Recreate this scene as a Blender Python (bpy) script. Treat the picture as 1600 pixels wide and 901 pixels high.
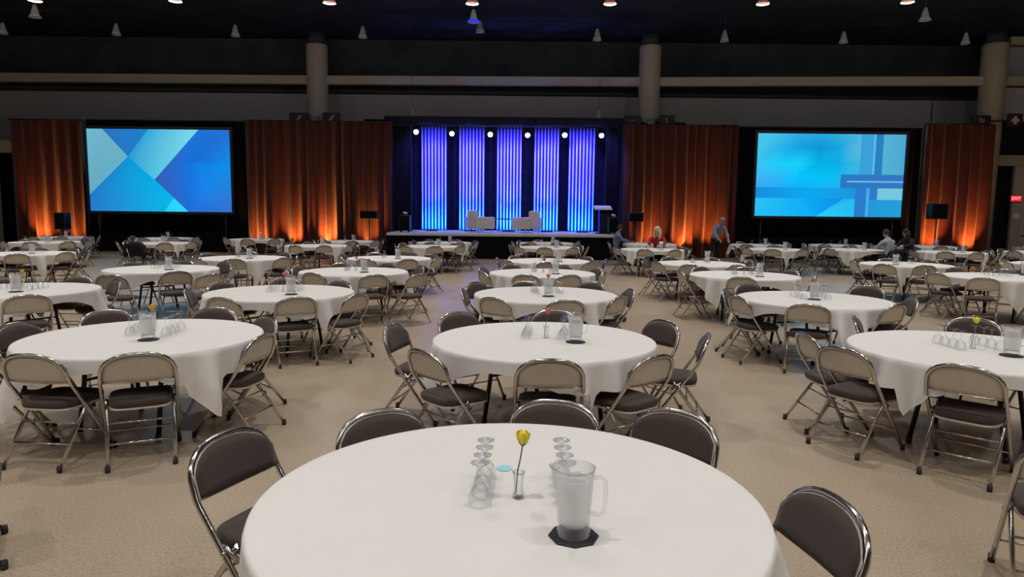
import bpy, math, random
from mathutils import Vector, Matrix
PI = math.pi
R = math.radians
SC = bpy.context.scene
C = SC.collection
for o in list(bpy.data.objects):
    bpy.data.objects.remove(o)
rnd = random.Random(7)

# ------------------------------------------------------------------ camera, world, exposure, big lights
FPX, HC, PITCH, ROLL = 1081.6, 1.789, R(6.304), R(0.606)
cam_data = bpy.data.cameras.new('camera')
cam = bpy.data.objects.new('camera', cam_data)
C.objects.link(cam)
cam_data.sensor_fit = 'HORIZONTAL'
cam_data.sensor_width = 36.0
cam_data.lens = FPX * 36.0 / 1600.0
cam_data.clip_end = 200
_F = Vector((0, math.cos(PITCH), -math.sin(PITCH)))
_U = Vector((0, math.sin(PITCH), math.cos(PITCH)))
_X = Vector((1, 0, 0))
_cx = math.cos(ROLL) * _X + math.sin(ROLL) * _U
_cy = -math.sin(ROLL) * _X + math.cos(ROLL) * _U
_m = Matrix((_cx, _cy, -_F)).transposed().to_4x4()
_m.translation = Vector((0, 0, HC))
cam.matrix_world = _m
SC.camera = cam

SC.view_settings.view_transform = 'Standard'
SC.view_settings.look = 'None'
SC.view_settings.gamma = 1.0
SC.view_settings.use_curve_mapping = False
SC.view_settings.exposure = 0.0
SC.cycles.use_denoising = True
SC.cycles.max_bounces = 8
SC.cycles.transparent_max_bounces = 24
SC.cycles.sample_clamp_indirect = 4.0
SC.cycles.caustics_reflective = False
SC.cycles.caustics_refractive = False

w = bpy.data.worlds.new('world')
SC.world = w
w.use_nodes = True
w.node_tree.nodes['Background'].inputs[0].default_value = (0.9, 0.92, 1.0, 1)
w.node_tree.nodes['Background'].inputs[1].default_value = 0.0

PEND_Z = 8.22
PEND_W = 58.0
PEND_OMNI = {22.0: 62.0}
PEND_COL = (1.0, 0.94, 0.88)


def lamp(name, kind, loc, aim, power, col, **kw):
    d = bpy.data.lights.new(name, kind)
    d.energy = power
    d.color = col
    for k, v in kw.items():
        setattr(d, k, v)
    o = bpy.data.objects.new(name, d)
    C.objects.link(o)
    o.location = loc
    o.rotation_euler = (Vector(aim) - Vector(loc)).to_track_quat('-Z', 'Y').to_euler()
    return o


PEND_XS = [-19.3 + 4.47 * i for i in range(10)]
for yy in (22.0, 17.0, 12.0, 7.0, 2.0, -3.0):
    for xx in PEND_XS:
        lamp('ceiling_lamp_light', 'AREA', (xx, yy, PEND_Z - 0.36), (xx, yy, 0), PEND_W * (1.45 if yy < 0 else 0.84 if yy < 6 else 0.92), PEND_COL,
             shape='DISK', size=0.34, spread=R(160 if yy < 0 else 105 if yy < 20 else 140))
        if yy in PEND_OMNI:
            lamp('ceiling_lamp_glow', 'POINT', (xx, yy, PEND_Z - 0.42), (xx, yy, 0), PEND_OMNI[yy], PEND_COL, shadow_soft_size=0.17)
# stage wash from the header truss on the panels
for xx in (-3.4, -1.7, 0.0, 1.7, 3.2):
    lamp('stage_blue_wash', 'SPOT', (xx, 27.2, 5.25), (xx, 30.0, 2.9), 620, (0.16, 0.15, 1.0), spot_size=R(94), spot_blend=0.7, shadow_soft_size=0.1)

# ------------------------------------------------------------------ pixel helpers (where on the floor plan a measured point lies)


def ray(u, v):
    a, b = u - 800, v - 450.5
    a, b = a * math.cos(ROLL) + b * math.sin(ROLL), -a * math.sin(ROLL) + b * math.cos(ROLL)
    X, up, dep = a / FPX, -b / FPX, 1.0
    c, s = math.cos(PITCH), math.sin(PITCH)
    return Vector((X, dep * c + up * s, up * c - dep * s))


def atz(u, v, z):
    r = ray(u, v)
    return Vector((0, 0, HC)) + r * ((z - HC) / r.z)


def aty(u, v, y):
    r = ray(u, v)
    return Vector((0, 0, HC)) + r * (y / r.y)


# ------------------------------------------------------------------ materials
def srgb(r, g, b):
    def f(c):
        c /= 255.0
        return c / 12.92 if c <= 0.04045 else ((c + 0.055) / 1.055) ** 2.4
    return (f(r), f(g), f(b))


def mat(name, col, rough=0.6, metal=0.0, noise=0.0, nscale=30.0, bump=0.0, spec=0.5, emit=None, estr=0.0, sheen=0.0):
    m = bpy.data.materials.new(name)
    m.use_nodes = True
    nt = m.node_tree
    b = nt.nodes['Principled BSDF']
    b.inputs['Base Color'].default_value = (*col, 1)
    b.inputs['Roughness'].default_value = rough
    b.inputs['Metallic'].default_value = metal
    b.inputs['Specular IOR Level'].default_value = spec
    if sheen:
        b.inputs['Sheen Weight'].default_value = sheen
    if emit:
        b.inputs['Emission Color'].default_value = (*emit, 1)
        b.inputs['Emission Strength'].default_value = estr
    if noise or bump:
        tc = nt.nodes.new('ShaderNodeTexCoord')
        n = nt.nodes.new('ShaderNodeTexNoise')
        n.inputs['Scale'].default_value = nscale
        n.inputs['Detail'].default_value = 4
        nt.links.new(tc.outputs['Object'], n.inputs['Vector'])
        if noise:
            r = nt.nodes.new('ShaderNodeValToRGB')
            r.color_ramp.elements[0].position = 0.3
            r.color_ramp.elements[1].position = 0.7
            r.color_ramp.elements[0].color = (*[c * (1 - noise) for c in col], 1)
            r.color_ramp.elements[1].color = (*[min(1, c * (1 + noise)) for c in col], 1)
            nt.links.new(n.outputs['Fac'], r.inputs['Fac'])
            nt.links.new(r.outputs['Color'], b.inputs['Base Color'])
        if bump:
            bp = nt.nodes.new('ShaderNodeBump')
            bp.inputs['Strength'].default_value = bump
            bp.inputs['Distance'].default_value = 0.002
            nt.links.new(n.outputs['Fac'], bp.inputs['Height'])
            nt.links.new(bp.outputs['Normal'], b.inputs['Normal'])
    return m


def glass_mat(name, tint=(0.95, 0.97, 0.97), milk=0.0, milkcol=(0.8, 0.82, 0.85), edge=0.5):
    m = bpy.data.materials.new(name)
    m.use_nodes = True
    nt = m.node_tree
    nt.nodes.remove(nt.nodes['Principled BSDF'])
    out = nt.nodes['Material Output']
    tr = nt.nodes.new('ShaderNodeBsdfTransparent')
    tr.inputs[0].default_value = (*tint, 1)
    gl = nt.nodes.new('ShaderNodeBsdfGlossy')
    gl.inputs['Color'].default_value = (1, 1, 1, 1)
    gl.inputs['Roughness'].default_value = 0.06
    lw = nt.nodes.new('ShaderNodeLayerWeight')
    lw.inputs['Blend'].default_value = edge
    pw = nt.nodes.new('ShaderNodeMath')
    pw.operation = 'MULTIPLY'
    pw.inputs[1].default_value = 0.5
    nt.links.new(lw.outputs['Facing'], pw.inputs[0])
    p3 = nt.nodes.new('ShaderNodeMath')                # thicker glass at grazing angles lets less light through
    p3.operation = 'POWER'
    p3.inputs[1].default_value = 2.5
    nt.links.new(lw.outputs['Facing'], p3.inputs[0])
    tm = nt.nodes.new('ShaderNodeMix')
    tm.data_type = 'RGBA'
    tm.inputs[6].default_value = (*tint, 1)
    tm.inputs[7].default_value = (*[c * 0.6 for c in tint], 1)
    nt.links.new(p3.outputs[0], tm.inputs[0])
    nt.links.new(tm.outputs[2], tr.inputs[0])
    mx = nt.nodes.new('ShaderNodeMixShader')
    nt.links.new(pw.outputs[0], mx.inputs[0])
    nt.links.new(gl.outputs[0], mx.inputs[2])
    if milk:
        df = nt.nodes.new('ShaderNodeBsdfDiffuse')
        df.inputs[0].default_value = (*milkcol, 1)
        tl = nt.nodes.new('ShaderNodeBsdfTranslucent')
        tl.inputs[0].default_value = (*milkcol, 1)
        ad = nt.nodes.new('ShaderNodeMixShader')
        ad.inputs[0].default_value = 0.5
        nt.links.new(df.outputs[0], ad.inputs[1])
        nt.links.new(tl.outputs[0], ad.inputs[2])
        mm = nt.nodes.new('ShaderNodeMixShader')
        mm.inputs[0].default_value = milk
        nt.links.new(tr.outputs[0], mm.inputs[1])
        nt.links.new(ad.outputs[0], mm.inputs[2])
        nt.links.new(mm.outputs[0], mx.inputs[1])
    else:
        nt.links.new(tr.outputs[0], mx.inputs[1])
    nt.links.new(mx.outputs[0], out.inputs['Surface'])
    return m


def emit_mat(name, col, strength):
    m = bpy.data.materials.new(name)
    m.use_nodes = True
    nt = m.node_tree
    nt.nodes.remove(nt.nodes['Principled BSDF'])
    e = nt.nodes.new('ShaderNodeEmission')
    e.inputs[0].default_value = (*col, 1)
    e.inputs[1].default_value = strength
    nt.links.new(e.outputs[0], nt.nodes['Material Output'].inputs['Surface'])
    return m


def screen_mat(name):
    m = emit_mat(name, (1, 1, 1), 1.0)
    nt = m.node_tree
    a = nt.nodes.new('ShaderNodeVertexColor')
    a.layer_name = 'picture'
    nt.links.new(a.outputs['Color'], nt.nodes['Emission'].inputs[0])
    return m


def floor_mat():
    m = mat('floor_speckled_vinyl', (0.40, 0.33, 0.245), 0.3)
    nt = m.node_tree
    b = nt.nodes['Principled BSDF']
    tc = nt.nodes.new('ShaderNodeTexCoord')
    n1 = nt.nodes.new('ShaderNodeTexNoise')
    n1.inputs['Scale'].default_value = 60
    n1.inputs['Detail'].default_value = 5
    n1.inputs['Roughness'].default_value = 0.7
    n2 = nt.nodes.new('ShaderNodeTexNoise')
    n2.inputs['Scale'].default_value = 0.9
    n2.inputs['Detail'].default_value = 5
    for n in (n1, n2):
        nt.links.new(tc.outputs['Object'], n.inputs['Vector'])
    r1 = nt.nodes.new('ShaderNodeValToRGB')
    r1.color_ramp.elements[0].position = 0.33
    r1.color_ramp.elements[1].position = 0.66
    r1.color_ramp.elements[0].color = (0.33, 0.262, 0.185, 1)
    r1.color_ramp.elements[1].color = (0.56, 0.465, 0.35, 1)
    nt.links.new(n1.outputs['Fac'], r1.inputs['Fac'])
    r2 = nt.nodes.new('ShaderNodeValToRGB')
    r2.color_ramp.elements[0].position = 0.3
    r2.color_ramp.elements[1].position = 0.7
    r2.color_ramp.elements[0].color = (0.86, 0.84, 0.82, 1)
    r2.color_ramp.elements[1].color = (1, 1, 1, 1)
    nt.links.new(n2.outputs['Fac'], r2.inputs['Fac'])
    mx = nt.nodes.new('ShaderNodeMix')
    mx.data_type = 'RGBA'
    mx.blend_type = 'MULTIPLY'
    mx.inputs[0].default_value = 1.0
    nt.links.new(r1.outputs['Color'], mx.inputs[6])
    nt.links.new(r2.outputs['Color'], mx.inputs[7])
    nt.links.new(mx.outputs[2], b.inputs['Base Color'])
    rr = nt.nodes.new('ShaderNodeMapRange')
    rr.inputs['To Min'].default_value = 0.24
    rr.inputs['To Max'].default_value = 0.4
    nt.links.new(n2.outputs['Fac'], rr.inputs['Value'])
    nt.links.new(rr.outputs[0], b.inputs['Roughness'])
    return m


M = dict(
    floor=floor_mat(),
    ceiling=mat('ceiling_black_paint', (0.022, 0.023, 0.03), 0.9, spec=0.1, noise=0.3, nscale=0.6),
    wall_grey=mat('wall_grey_panel', (0.42, 0.42, 0.44), 0.8, noise=0.06, nscale=0.5),
    wall_black=mat('wall_black_paint', (0.055, 0.058, 0.07), 0.9, spec=0.1, noise=0.2, nscale=0.8),
    wall_side=mat('wall_side_brown', (0.13, 0.11, 0.09), 0.8, noise=0.08, nscale=0.6),
    beige=mat('painted_beige_steel', (0.42, 0.35, 0.24), 0.6, noise=0.05, nscale=2),
    beige_dark=mat('painted_taupe', (0.47, 0.41, 0.33), 0.6, noise=0.05, nscale=2),
    cloth=mat('white_table_linen', (0.80, 0.79, 0.775), 0.85, noise=0.015, nscale=6, bump=0.1, spec=0.15, sheen=0.1),
    fabric=mat('brown_grey_chair_fabric', (0.070, 0.052, 0.047), 0.9, noise=0.22, nscale=220, bump=0.25, spec=0.2, sheen=0.15),
    chrome=mat('bronze_chrome_tube', (0.56, 0.535, 0.51), 0.19, metal=1.0, noise=0.04, nscale=30),
    taupe=mat('taupe_steel_panel', (0.64, 0.59, 0.52), 0.42, metal=0.05, noise=0.05, nscale=14),
    rubber=mat('black_rubber', (0.02, 0.018, 0.017), 0.7, noise=0.2, nscale=40),
    table_wood=mat('plywood_table_top', (0.25, 0.16, 0.09), 0.6, noise=0.2, nscale=12),
    black_metal=mat('black_powder_metal', (0.012, 0.012, 0.013), 0.45, noise=0.2, nscale=30),
    black_cloth=mat('black_velour', (0.006, 0.006, 0.008), 0.95, noise=0.25, nscale=4, spec=0.1),
    blue_lit_black_cloth=mat('black_velour_blue_spill', (0.022, 0.022, 0.05), 0.95, noise=0.2, nscale=4, spec=0.1),  # black velour; blue spill from the stage lights is put into its colour
    red_cloth=mat('rust_red_velour', (0.074, 0.0165, 0.011), 0.9, noise=0.15, nscale=5, spec=0.15, sheen=0.2),
    glass=glass_mat('clear_glass', (0.955, 0.965, 0.965), edge=0.35),
    vase_glass=glass_mat('vase_glass', (0.97, 0.985, 0.98), edge=0.5),
    pitcher=glass_mat('frosted_clear_plastic', (0.985, 0.99, 0.99), milk=0.08, milkcol=(0.95, 0.95, 0.96), edge=0.35),
    water=glass_mat('cloudy_ice_water', (0.965, 0.975, 0.975), milk=0.42, milkcol=(0.97, 0.97, 0.98), edge=0.1),
    coaster=mat('black_rubber_coaster', (0.012, 0.012, 0.016), 0.6, noise=0.2, nscale=60),
    pale_blue=mat('pale_blue_paper', (0.38, 0.72, 0.82), 0.6, noise=0.05, nscale=50),
    stem=mat('rose_stem_green', (0.10, 0.15, 0.06), 0.6, noise=0.2, nscale=80),
    deck=mat('stage_deck_grey', (0.68, 0.68, 0.72), 0.5, noise=0.1, nscale=3),
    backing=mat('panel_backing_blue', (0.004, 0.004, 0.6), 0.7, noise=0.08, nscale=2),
    slat=mat('panel_white_slat', (0.85, 0.85, 0.88), 0.5, noise=0.03, nscale=3),
    cream=mat('cream_leather', (0.72, 0.64, 0.52), 0.5, noise=0.05, nscale=9, bump=0.1),
    white=mat('white_laminate', (0.8, 0.8, 0.8), 0.4, noise=0.03, nscale=9),
    grey_shade=mat('grey_lamp_shade', (0.33, 0.33, 0.335), 0.5, metal=0.1, noise=0.06, nscale=12),
    lamp_on=emit_mat('lit_lamp_diffuser', (1.0, 0.38, 0.26), 1.0),
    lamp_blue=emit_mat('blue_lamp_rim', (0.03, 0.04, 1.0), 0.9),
    stage_lens=emit_mat('stage_lamp_lens', (0.85, 1.0, 1.0), 6.0),
    maroon=mat('maroon_sign', (0.042, 0.012, 0.016), 0.5, noise=0.1, nscale=6),
    sign_white=mat('white_sign_print', (0.62, 0.55, 0.58), 0.6, noise=0.05, nscale=20),
    exit_red=emit_mat('red_exit_sign', (0.75, 0.01, 0.03), 1.0),
    exit_text=emit_mat('exit_letters', (1.0, 0.55, 0.55), 1.0),
    dark_glass=mat('dark_window_glass', (0.012, 0.014, 0.022), 0.15, noise=0.1, nscale=1.5),
    navy=mat('navy_jacket', (0.008, 0.009, 0.018), 0.9, noise=0.25, nscale=20),
    skin=mat('skin', (0.55, 0.34, 0.26), 0.55, noise=0.06, nscale=25),
    skin_dark=mat('tanned_skin', (0.36, 0.2, 0.14), 0.55, noise=0.06, nscale=25),
    screen=screen_mat('projected_picture'),
)

# ------------------------------------------------------------------ mesh builder


class MB:
    def __init__(s):
        s.v, s.f, s.sm = [], [], []

    def quadgrid(s, pts, nu, nv, closed_u=False, closed_v=False, smooth=True, flip=False):
        """pts[j*nu+i], i along u, j along v"""
        o = len(s.v)
        s.v += [tuple(p) for p in pts]
        for j in range(nv if closed_v else nv - 1):
            for i in range(nu if closed_u else nu - 1):
                a, b = o + j * nu + i, o + j * nu + (i + 1) % nu
                c, d = o + ((j + 1) % nv) * nu + (i + 1) % nu, o + ((j + 1) % nv) * nu + i
                s.f.append((d, c, b, a) if flip else (a, b, c, d))
                s.sm.append(smooth)
        return o

    def poly(s, pts, smooth=False):
        o = len(s.v)
        s.v += [tuple(p) for p in pts]
        s.f.append(tuple(range(o, o + len(pts))))
        s.sm.append(smooth)

    def box(s, c, d, rz=0.0, bev=0.0):
        """bevelled box: centre c, size d"""
        hx, hy, hz = d[0] / 2, d[1] / 2, d[2] / 2
        b = min(bev, hx * .9, hy * .9, hz * .9)
        cr, sr = math.cos(rz), math.sin(rz)

        def T(x, y, z):
            return (c[0] + x * cr - y * sr, c[1] + x * sr + y * cr, c[2] + z)
        if b <= 0:
            o = len(s.v)
            s.v += [T(x, y, z) for z in (-hz, hz) for x, y in ((-hx, -hy), (hx, -hy), (hx, hy), (-hx, hy))]
            for q in ((3, 2, 1, 0), (4, 5, 6, 7), (0, 1, 5, 4), (1, 2, 6, 5), (2, 3, 7, 6), (3, 0, 4, 7)):
                s.f.append(tuple(o + k for k in q))
                s.sm.append(False)
            return
        rings = []
        n = 3

        def ring(ins, z):
            pts = []
            rr = max(b - ins, 1e-4)
            for q, (sx, sy) in enumerate(((1, 1), (-1, 1), (-1, -1), (1, -1))):
                for k in range(n + 1):
                    a = (q + k / n) * PI / 2
                    pts.append(T(sx * (hx - b) + rr * math.cos(a), sy * (hy - b) + rr * math.sin(a), z))
            return pts
        for k in range(n + 1):
            a = k / n * PI / 2
            rings.append(ring(b - b * math.sin(a), -hz + b - b * math.cos(a)))
        for k in range(n + 1):
            a = k / n * PI / 2
            rings.append(ring(b - b * math.cos(a), hz - b + b * math.sin(a)))
        nu = 4 * (n + 1)
        o = s.quadgrid([p for r_ in rings for p in r_], nu, len(rings), closed_u=True, smooth=True)
        s.f.append(tuple(reversed(range(o, o + nu))))
        s.sm.append(False)
        e = o + nu * (len(rings) - 1)
        s.f.append(tuple(range(e, e + nu)))
        s.sm.append(False)

    def tube(s, path, r, n=10, caps=True):
        path = [Vector(p) for p in path]
        m = len(path)
        rs = r if isinstance(r, (list, tuple)) else [r] * m
        pts = []
        prev = None
        for i, p in enumerate(path):
            t = (path[min(i + 1, m - 1)] - path[max(i - 1, 0)]).normalized()
            if prev is None:
                a = Vector((0, 0, 1)) if abs(t.z) < 0.9 else Vector((1, 0, 0))
                nrm = t.cross(a).normalized()
            else:
                nrm = (prev - t * prev.dot(t)).normalized()
            prev = nrm
            bi = t.cross(nrm)
            for k in range(n):
                a = 2 * PI * k / n
                pts.append(p + (nrm * math.cos(a) + bi * math.sin(a)) * rs[i])
        o = s.quadgrid(pts, n, m, closed_u=True)
        if caps:
            s.f.append(tuple(reversed(range(o, o + n))))
            s.sm.append(False)
            e = o + n * (m - 1)
            s.f.append(tuple(range(e, e + n)))
            s.sm.append(False)

    def lathe(s, prof, c=(0, 0, 0), n=24, cap0=True, cap1=True):
        pts = []
        for r, z in prof:
            for k in range(n):
                a = 2 * PI * k / n
                pts.append((c[0] + r * math.cos(a), c[1] + r * math.sin(a), c[2] + z))
        o = s.quadgrid(pts, n, len(prof), closed_u=True)
        if cap0:
            s.f.append(tuple(reversed(range(o, o + n))))
            s.sm.append(False)
        if cap1:
            e = o + n * (len(prof) - 1)
            s.f.append(tuple(range(e, e + n)))
            s.sm.append(False)

    def ball(s, c, r, nu=12, nv=8):
        rx, ry, rz = r if isinstance(r, (tuple, list)) else (r, r, r)
        pts = []
        for j in range(nv + 1):
            t = -PI / 2 + PI * j / nv
            cc = max(math.cos(t), 1e-3)
            for i in range(nu):
                a = 2 * PI * i / nu
                pts.append((c[0] + rx * cc * math.cos(a), c[1] + ry * cc * math.sin(a), c[2] + rz * math.sin(t)))
        s.quadgrid(pts, nu, nv + 1, closed_u=True)

    def mesh(s, name, material):
        me = bpy.data.meshes.new(name)
        me.from_pydata(s.v, [], s.f)
        me.polygons.foreach_set('use_smooth', s.sm)
        if material:
            me.materials.append(material)
        me.update()
        return me

    def build(s, name, material, parent=None, loc=None, rz=0.0):
        o = bpy.data.objects.new(name, s.mesh(name, material))
        C.objects.link(o)
        if parent:
            o.parent = parent
        if loc is not None:
            o.location = loc
        if rz:
            o.rotation_euler = (0, 0, rz)
        return o


def tag(o, label=None, cat=None, group=None, kind=None):
    if label:
        o['label'] = label
    if cat:
        o['category'] = cat
    if group:
        o['group'] = group
    if kind:
        o['kind'] = kind
    return o


def empty(name, loc=(0, 0, 0), rz=0.0, **kw):
    o = bpy.data.objects.new(name, None)
    o.empty_display_size = 0.1
    C.objects.link(o)
    o.location = loc
    o.rotation_euler = (0, 0, rz)
    return tag(o, **kw)


def copy_tree(src, parent=None):
    c = src.copy()
    C.objects.link(c)
    c.parent = parent
    for ch in KIDS.get(src.name, ()):  # parts of the prototype
        copy_tree(ch, c)
    return c


KIDS = {}


def remember(root):
    KIDS[root.name] = [o for o in bpy.data.objects if o.parent == root]
    for o in KIDS[root.name]:
        remember(o)


# ------------------------------------------------------------------ the room
def struct(mb, name, m, parent=None):
    o = mb.build(name, m, parent)
    if parent is None:
        o['kind'] = 'structure'
    return o


def bx(c, d, bev=0.0, rz=0.0):
    mb = MB()
    mb.box(c, d, rz, bev)
    return mb


CEIL = 9.6
struct(bx((0, 13, -0.1), (60, 46, 0.2)), 'floor', M['floor'])
struct(bx((0, 13, CEIL + 0.1), (60, 46, 0.2)), 'ceiling', M['ceiling'])
struct(bx((0, 33.4, 3.6), (60, 0.3, 7.2)), 'wall_back', M['wall_grey'])
struct(bx((0, 33.2, 8.4), (60, 0.5, 2.4)), 'wall_back_upper', M['wall_black'])
struct(bx((-29.9, 13, 4.8), (0.2, 46, 9.6)), 'wall_left', M['wall_side'])
struct(bx((29.9, 13, 4.8), (0.2, 46, 9.6)), 'wall_right', M['wall_side'])
struct(bx((0, -9.9, 4.8), (60, 0.2, 9.6)), 'wall_front', M['wall_side'])
for k, x in enumerate((19.6,)):
    struct(bx((x, 33.22, 6.1), (0.022, 0.05, 2.0)), 'trim_%d' % (k + 20), M['wall_black'])

COLS = [(-8.86, 32.0, 0.47), (6.01, 31.6, 0.47), (20.58, 30.6, 0.5)]
LABC = ['beige round column above the curtain between left screen and stage', 'beige round column between stage and right screen',
        'beige round column at the right end beside the exit']
for k, (x, y, r) in enumerate(COLS):
    mb = MB()
    mb.lathe([(r * 0.86, 0), (r * 0.88, 3.0), (r, 7.2), (r, 9.08), (r * 0.96, 9.13)], (x, y, 0), 32)
    o = struct(mb, 'column', M['beige_dark'] if k < 2 else M['beige'])
    mb = MB()
    mb.lathe([(r * 0.8, 9.13), (r * 0.8, CEIL)], (x, y, 0), 24)
    mb.build('column_neck', M['wall_black'], o)
    if k < 2:
        mb = MB()
        mb.lathe([(0.18, 5.35), (0.18, 5.9)], (x, y - r - 0.2, 0), 16)
        mb.build('column_conduit', M['grey_shade'], o)


def beam(name, a, b, z0, z1, m, th=0.3):
    a, b = Vector(a), Vector(b)
    mid = (a + b) / 2
    d = b - a
    mb = MB()
    mb.box((mid.x, mid.y, (z0 + z1) / 2), (d.length, th, z1 - z0), math.atan2(d.y, d.x))
    return struct(mb, name, m)


beam('trim_1', (-29.5, 32.2), (-8.86, 32.0), 7.4, 7.77, M['beige_dark'])
beam('trim_2', (-8.86, 32.0), (6.01, 31.6), 7.4, 7.77, M['beige_dark'])
beam('trim_3', (6.01, 31.6), (20.58, 30.6), 7.4, 7.77, M['beige_dark'])
beam('trim_4', (20.58, 30.6), (29.5, 30.2), 7.4, 7.77, M['beige'])
beam('trim_5', (20.9, 30.5), (29.5, 30.2), 4.0, 4.45, M['beige'])      # lintel by the exit
beam('trim_6', (-29.5, 29.6), (-20.4, 29.6), 4.05, 4.55, M['beige'])   # lintel at the left end
beam('trim_7', (21.2, 30.7), (29.5, 30.4), 9.13, 9.45, M['beige'])     # soffit piece
beam('wall_upper_right', (21.0, 31.4), (29.5, 31.0), 7.77, 9.2, M['wall_grey'], 0.1)
beam('wall_recess_right', (21.1, 31.6), (29.5, 31.2), 0.0, 4.1, M['wall_black'], 0.1)
beam('wall_recess_left', (-29.5, 30.6), (-20.3, 30.6), 0.0, 4.1, M['dark_glass'], 0.1)
beam('wall_left_pier', (-29.5, 29.7), (-21.9, 29.7), 0.0, 4.05, M['beige_dark'], 0.3)
p0, p1 = aty(1566, 190, 30.7), aty(1640, 236, 30.7)
mb = MB()
mb.box(((p0.x + p1.x) / 2, 30.75, 5.2), (p1.x - p0.x, 0.12, 1.45), 0, 0.02)
win = struct(mb, 'window_1', M['black_metal'])
mb = MB()
mb.box(((p0.x + p1.x) / 2, 30.67, 5.2), (p1.x - p0.x - 0.16, 0.03, 1.3))
mb.build('pane', M['dark_glass'], win)
beam('wall_band_right', (21.1, 31.0), (29.5, 30.7), 4.4, 7.4, M['wall_grey'], 0.1)
# exit door and its jamb
q = aty(1581, 300, 30.45)
mb = MB()
mb.box((q.x + 2.2, 30.45, 2.02), (4.4, 0.16, 4.04), 0, 0.01)
struct(mb, 'wall_exit_panel', M['beige_dark'])
mb = MB()
mb.box((q.x + 0.85, 30.34, 1.1), (1.0, 0.05, 2.2), 0, 0.01)
dr = struct(mb, 'door_1', M['beige_dark'])
mb = MB()
mb.tube([(q.x + 0.45, 30.3, 1.02), (q.x + 0.45, 30.25, 1.02), (q.x + 0.6, 30.25, 1.02)], 0.02, 8)
mb.build('door_handle', M['chrome'], dr)
e = aty(1588, 310, 30.3)
ex = empty('exit_sign', (e.x, 30.36, e.z), label='small red lit exit sign above the beige door at the right edge', cat='sign')
bx((0, 0, 0), (0.5, 0.08, 0.3), 0.01).build('sign_box', M['black_metal'], ex)
bx((0, -0.05, 0), (0.46, 0.02, 0.26), 0.005).build('lit_face', M['exit_red'], ex)


def text_mesh(name, body, size, material, parent, loc, rot=(PI / 2, 0, 0), depth=0.005):
    cu = bpy.data.curves.new(name, 'FONT')
    cu.body = body
    cu.size = size
    cu.extrude = depth
    cu.align_x = 'CENTER'
    cu.align_y = 'CENTER'
    to = bpy.data.objects.new(name, cu)
    C.objects.link(to)
    dg = bpy.context.evaluated_depsgraph_get()
    me = bpy.data.meshes.new_from_object(to.evaluated_get(dg))
    bpy.data.objects.remove(to)
    me.materials.clear()
    me.materials.append(material)
    o = bpy.data.objects.new(name, me)
    C.objects.link(o)
    o.parent = parent
    o.location = loc
    o.rotation_euler = rot
    return o


text_mesh('lettering', 'EXIT', 0.2, M['exit_text'], ex, (0, -0.062, 0))
e = aty(1590, 338, 30.3)
o = bx((e.x, 30.35, e.z), (0.34, 0.03, 0.24), 0.01).build('wall_plate', M['white'])
tag(o, 'small pale plate on the beige wall under the red exit sign', 'wall plate')


# column signs
def column_sign(px, py, d, wpx, hpx, label, glyph, bracket=None):
    c = aty(px, py, d)
    wd, hg = wpx * d / FPX, hpx * d / FPX
    s = empty('hanging_sign', (c.x, d, c.z), label=label, cat='sign')
    bx((0, 0, 0), (wd, 0.1, hg), 0.015).build('sign_board', M['maroon'], s)
    if glyph == 'slash':
        mb = MB()
        L = math.hypot(wd * 0.3, hg * 0.55)
        mb.tube([(-wd * 0.15, -0.055, -hg * 0.28), (wd * 0.15, -0.055, hg * 0.28)], 0.055, 8)
        mb.build('stroke', M['beige_dark'], s)
    elif glyph == 'cross':
        mb = MB()
        mb.box((0, -0.058, 0), (hg * 0.62, 0.02, hg * 0.24), 0, 0.008)
        mb.box((0, -0.060, 0), (hg * 0.24, 0.02, hg * 0.62), 0, 0.008)
        mb.build('cross', M['sign_white'], s)
    else:
        text_mesh('lettering', glyph, hg * 0.72, M['sign_white'], s, (0, -0.056, 0))
    if bracket:
        mb = MB()
        bx_, by_ = bracket
        mb.tube([(0, 0, 0), (bx_ - c.x, by_ - d, 0)], 0.03, 8)
        mb.build('bracket', M['black_metal'], s)
    return s


column_sign(467, 185, 31.2, 29, 17, 'dark maroon sign with pale stroke left of the column beside left screen', 'slash')
column_sign(518, 185, 31.2, 27, 17, 'dark maroon sign with pale stroke right of the column beside left screen', 'slash')
column_sign(988, 188, 30.9, 26, 14, 'dark maroon sign left of the column right of the stage', '~')
column_sign(1042, 188, 30.9, 24, 15, 'dark maroon sign with white figure right of the column beside stage', 'f.')
column_sign(1533, 188, 29.9, 28, 15, 'maroon sign with white letters left of the end column', 'fo', (20.58, 30.1))
column_sign(1585, 188, 29.9, 22, 20, 'maroon sign with white cross right of the end column', 'cross', (20.58, 30.1))


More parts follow.
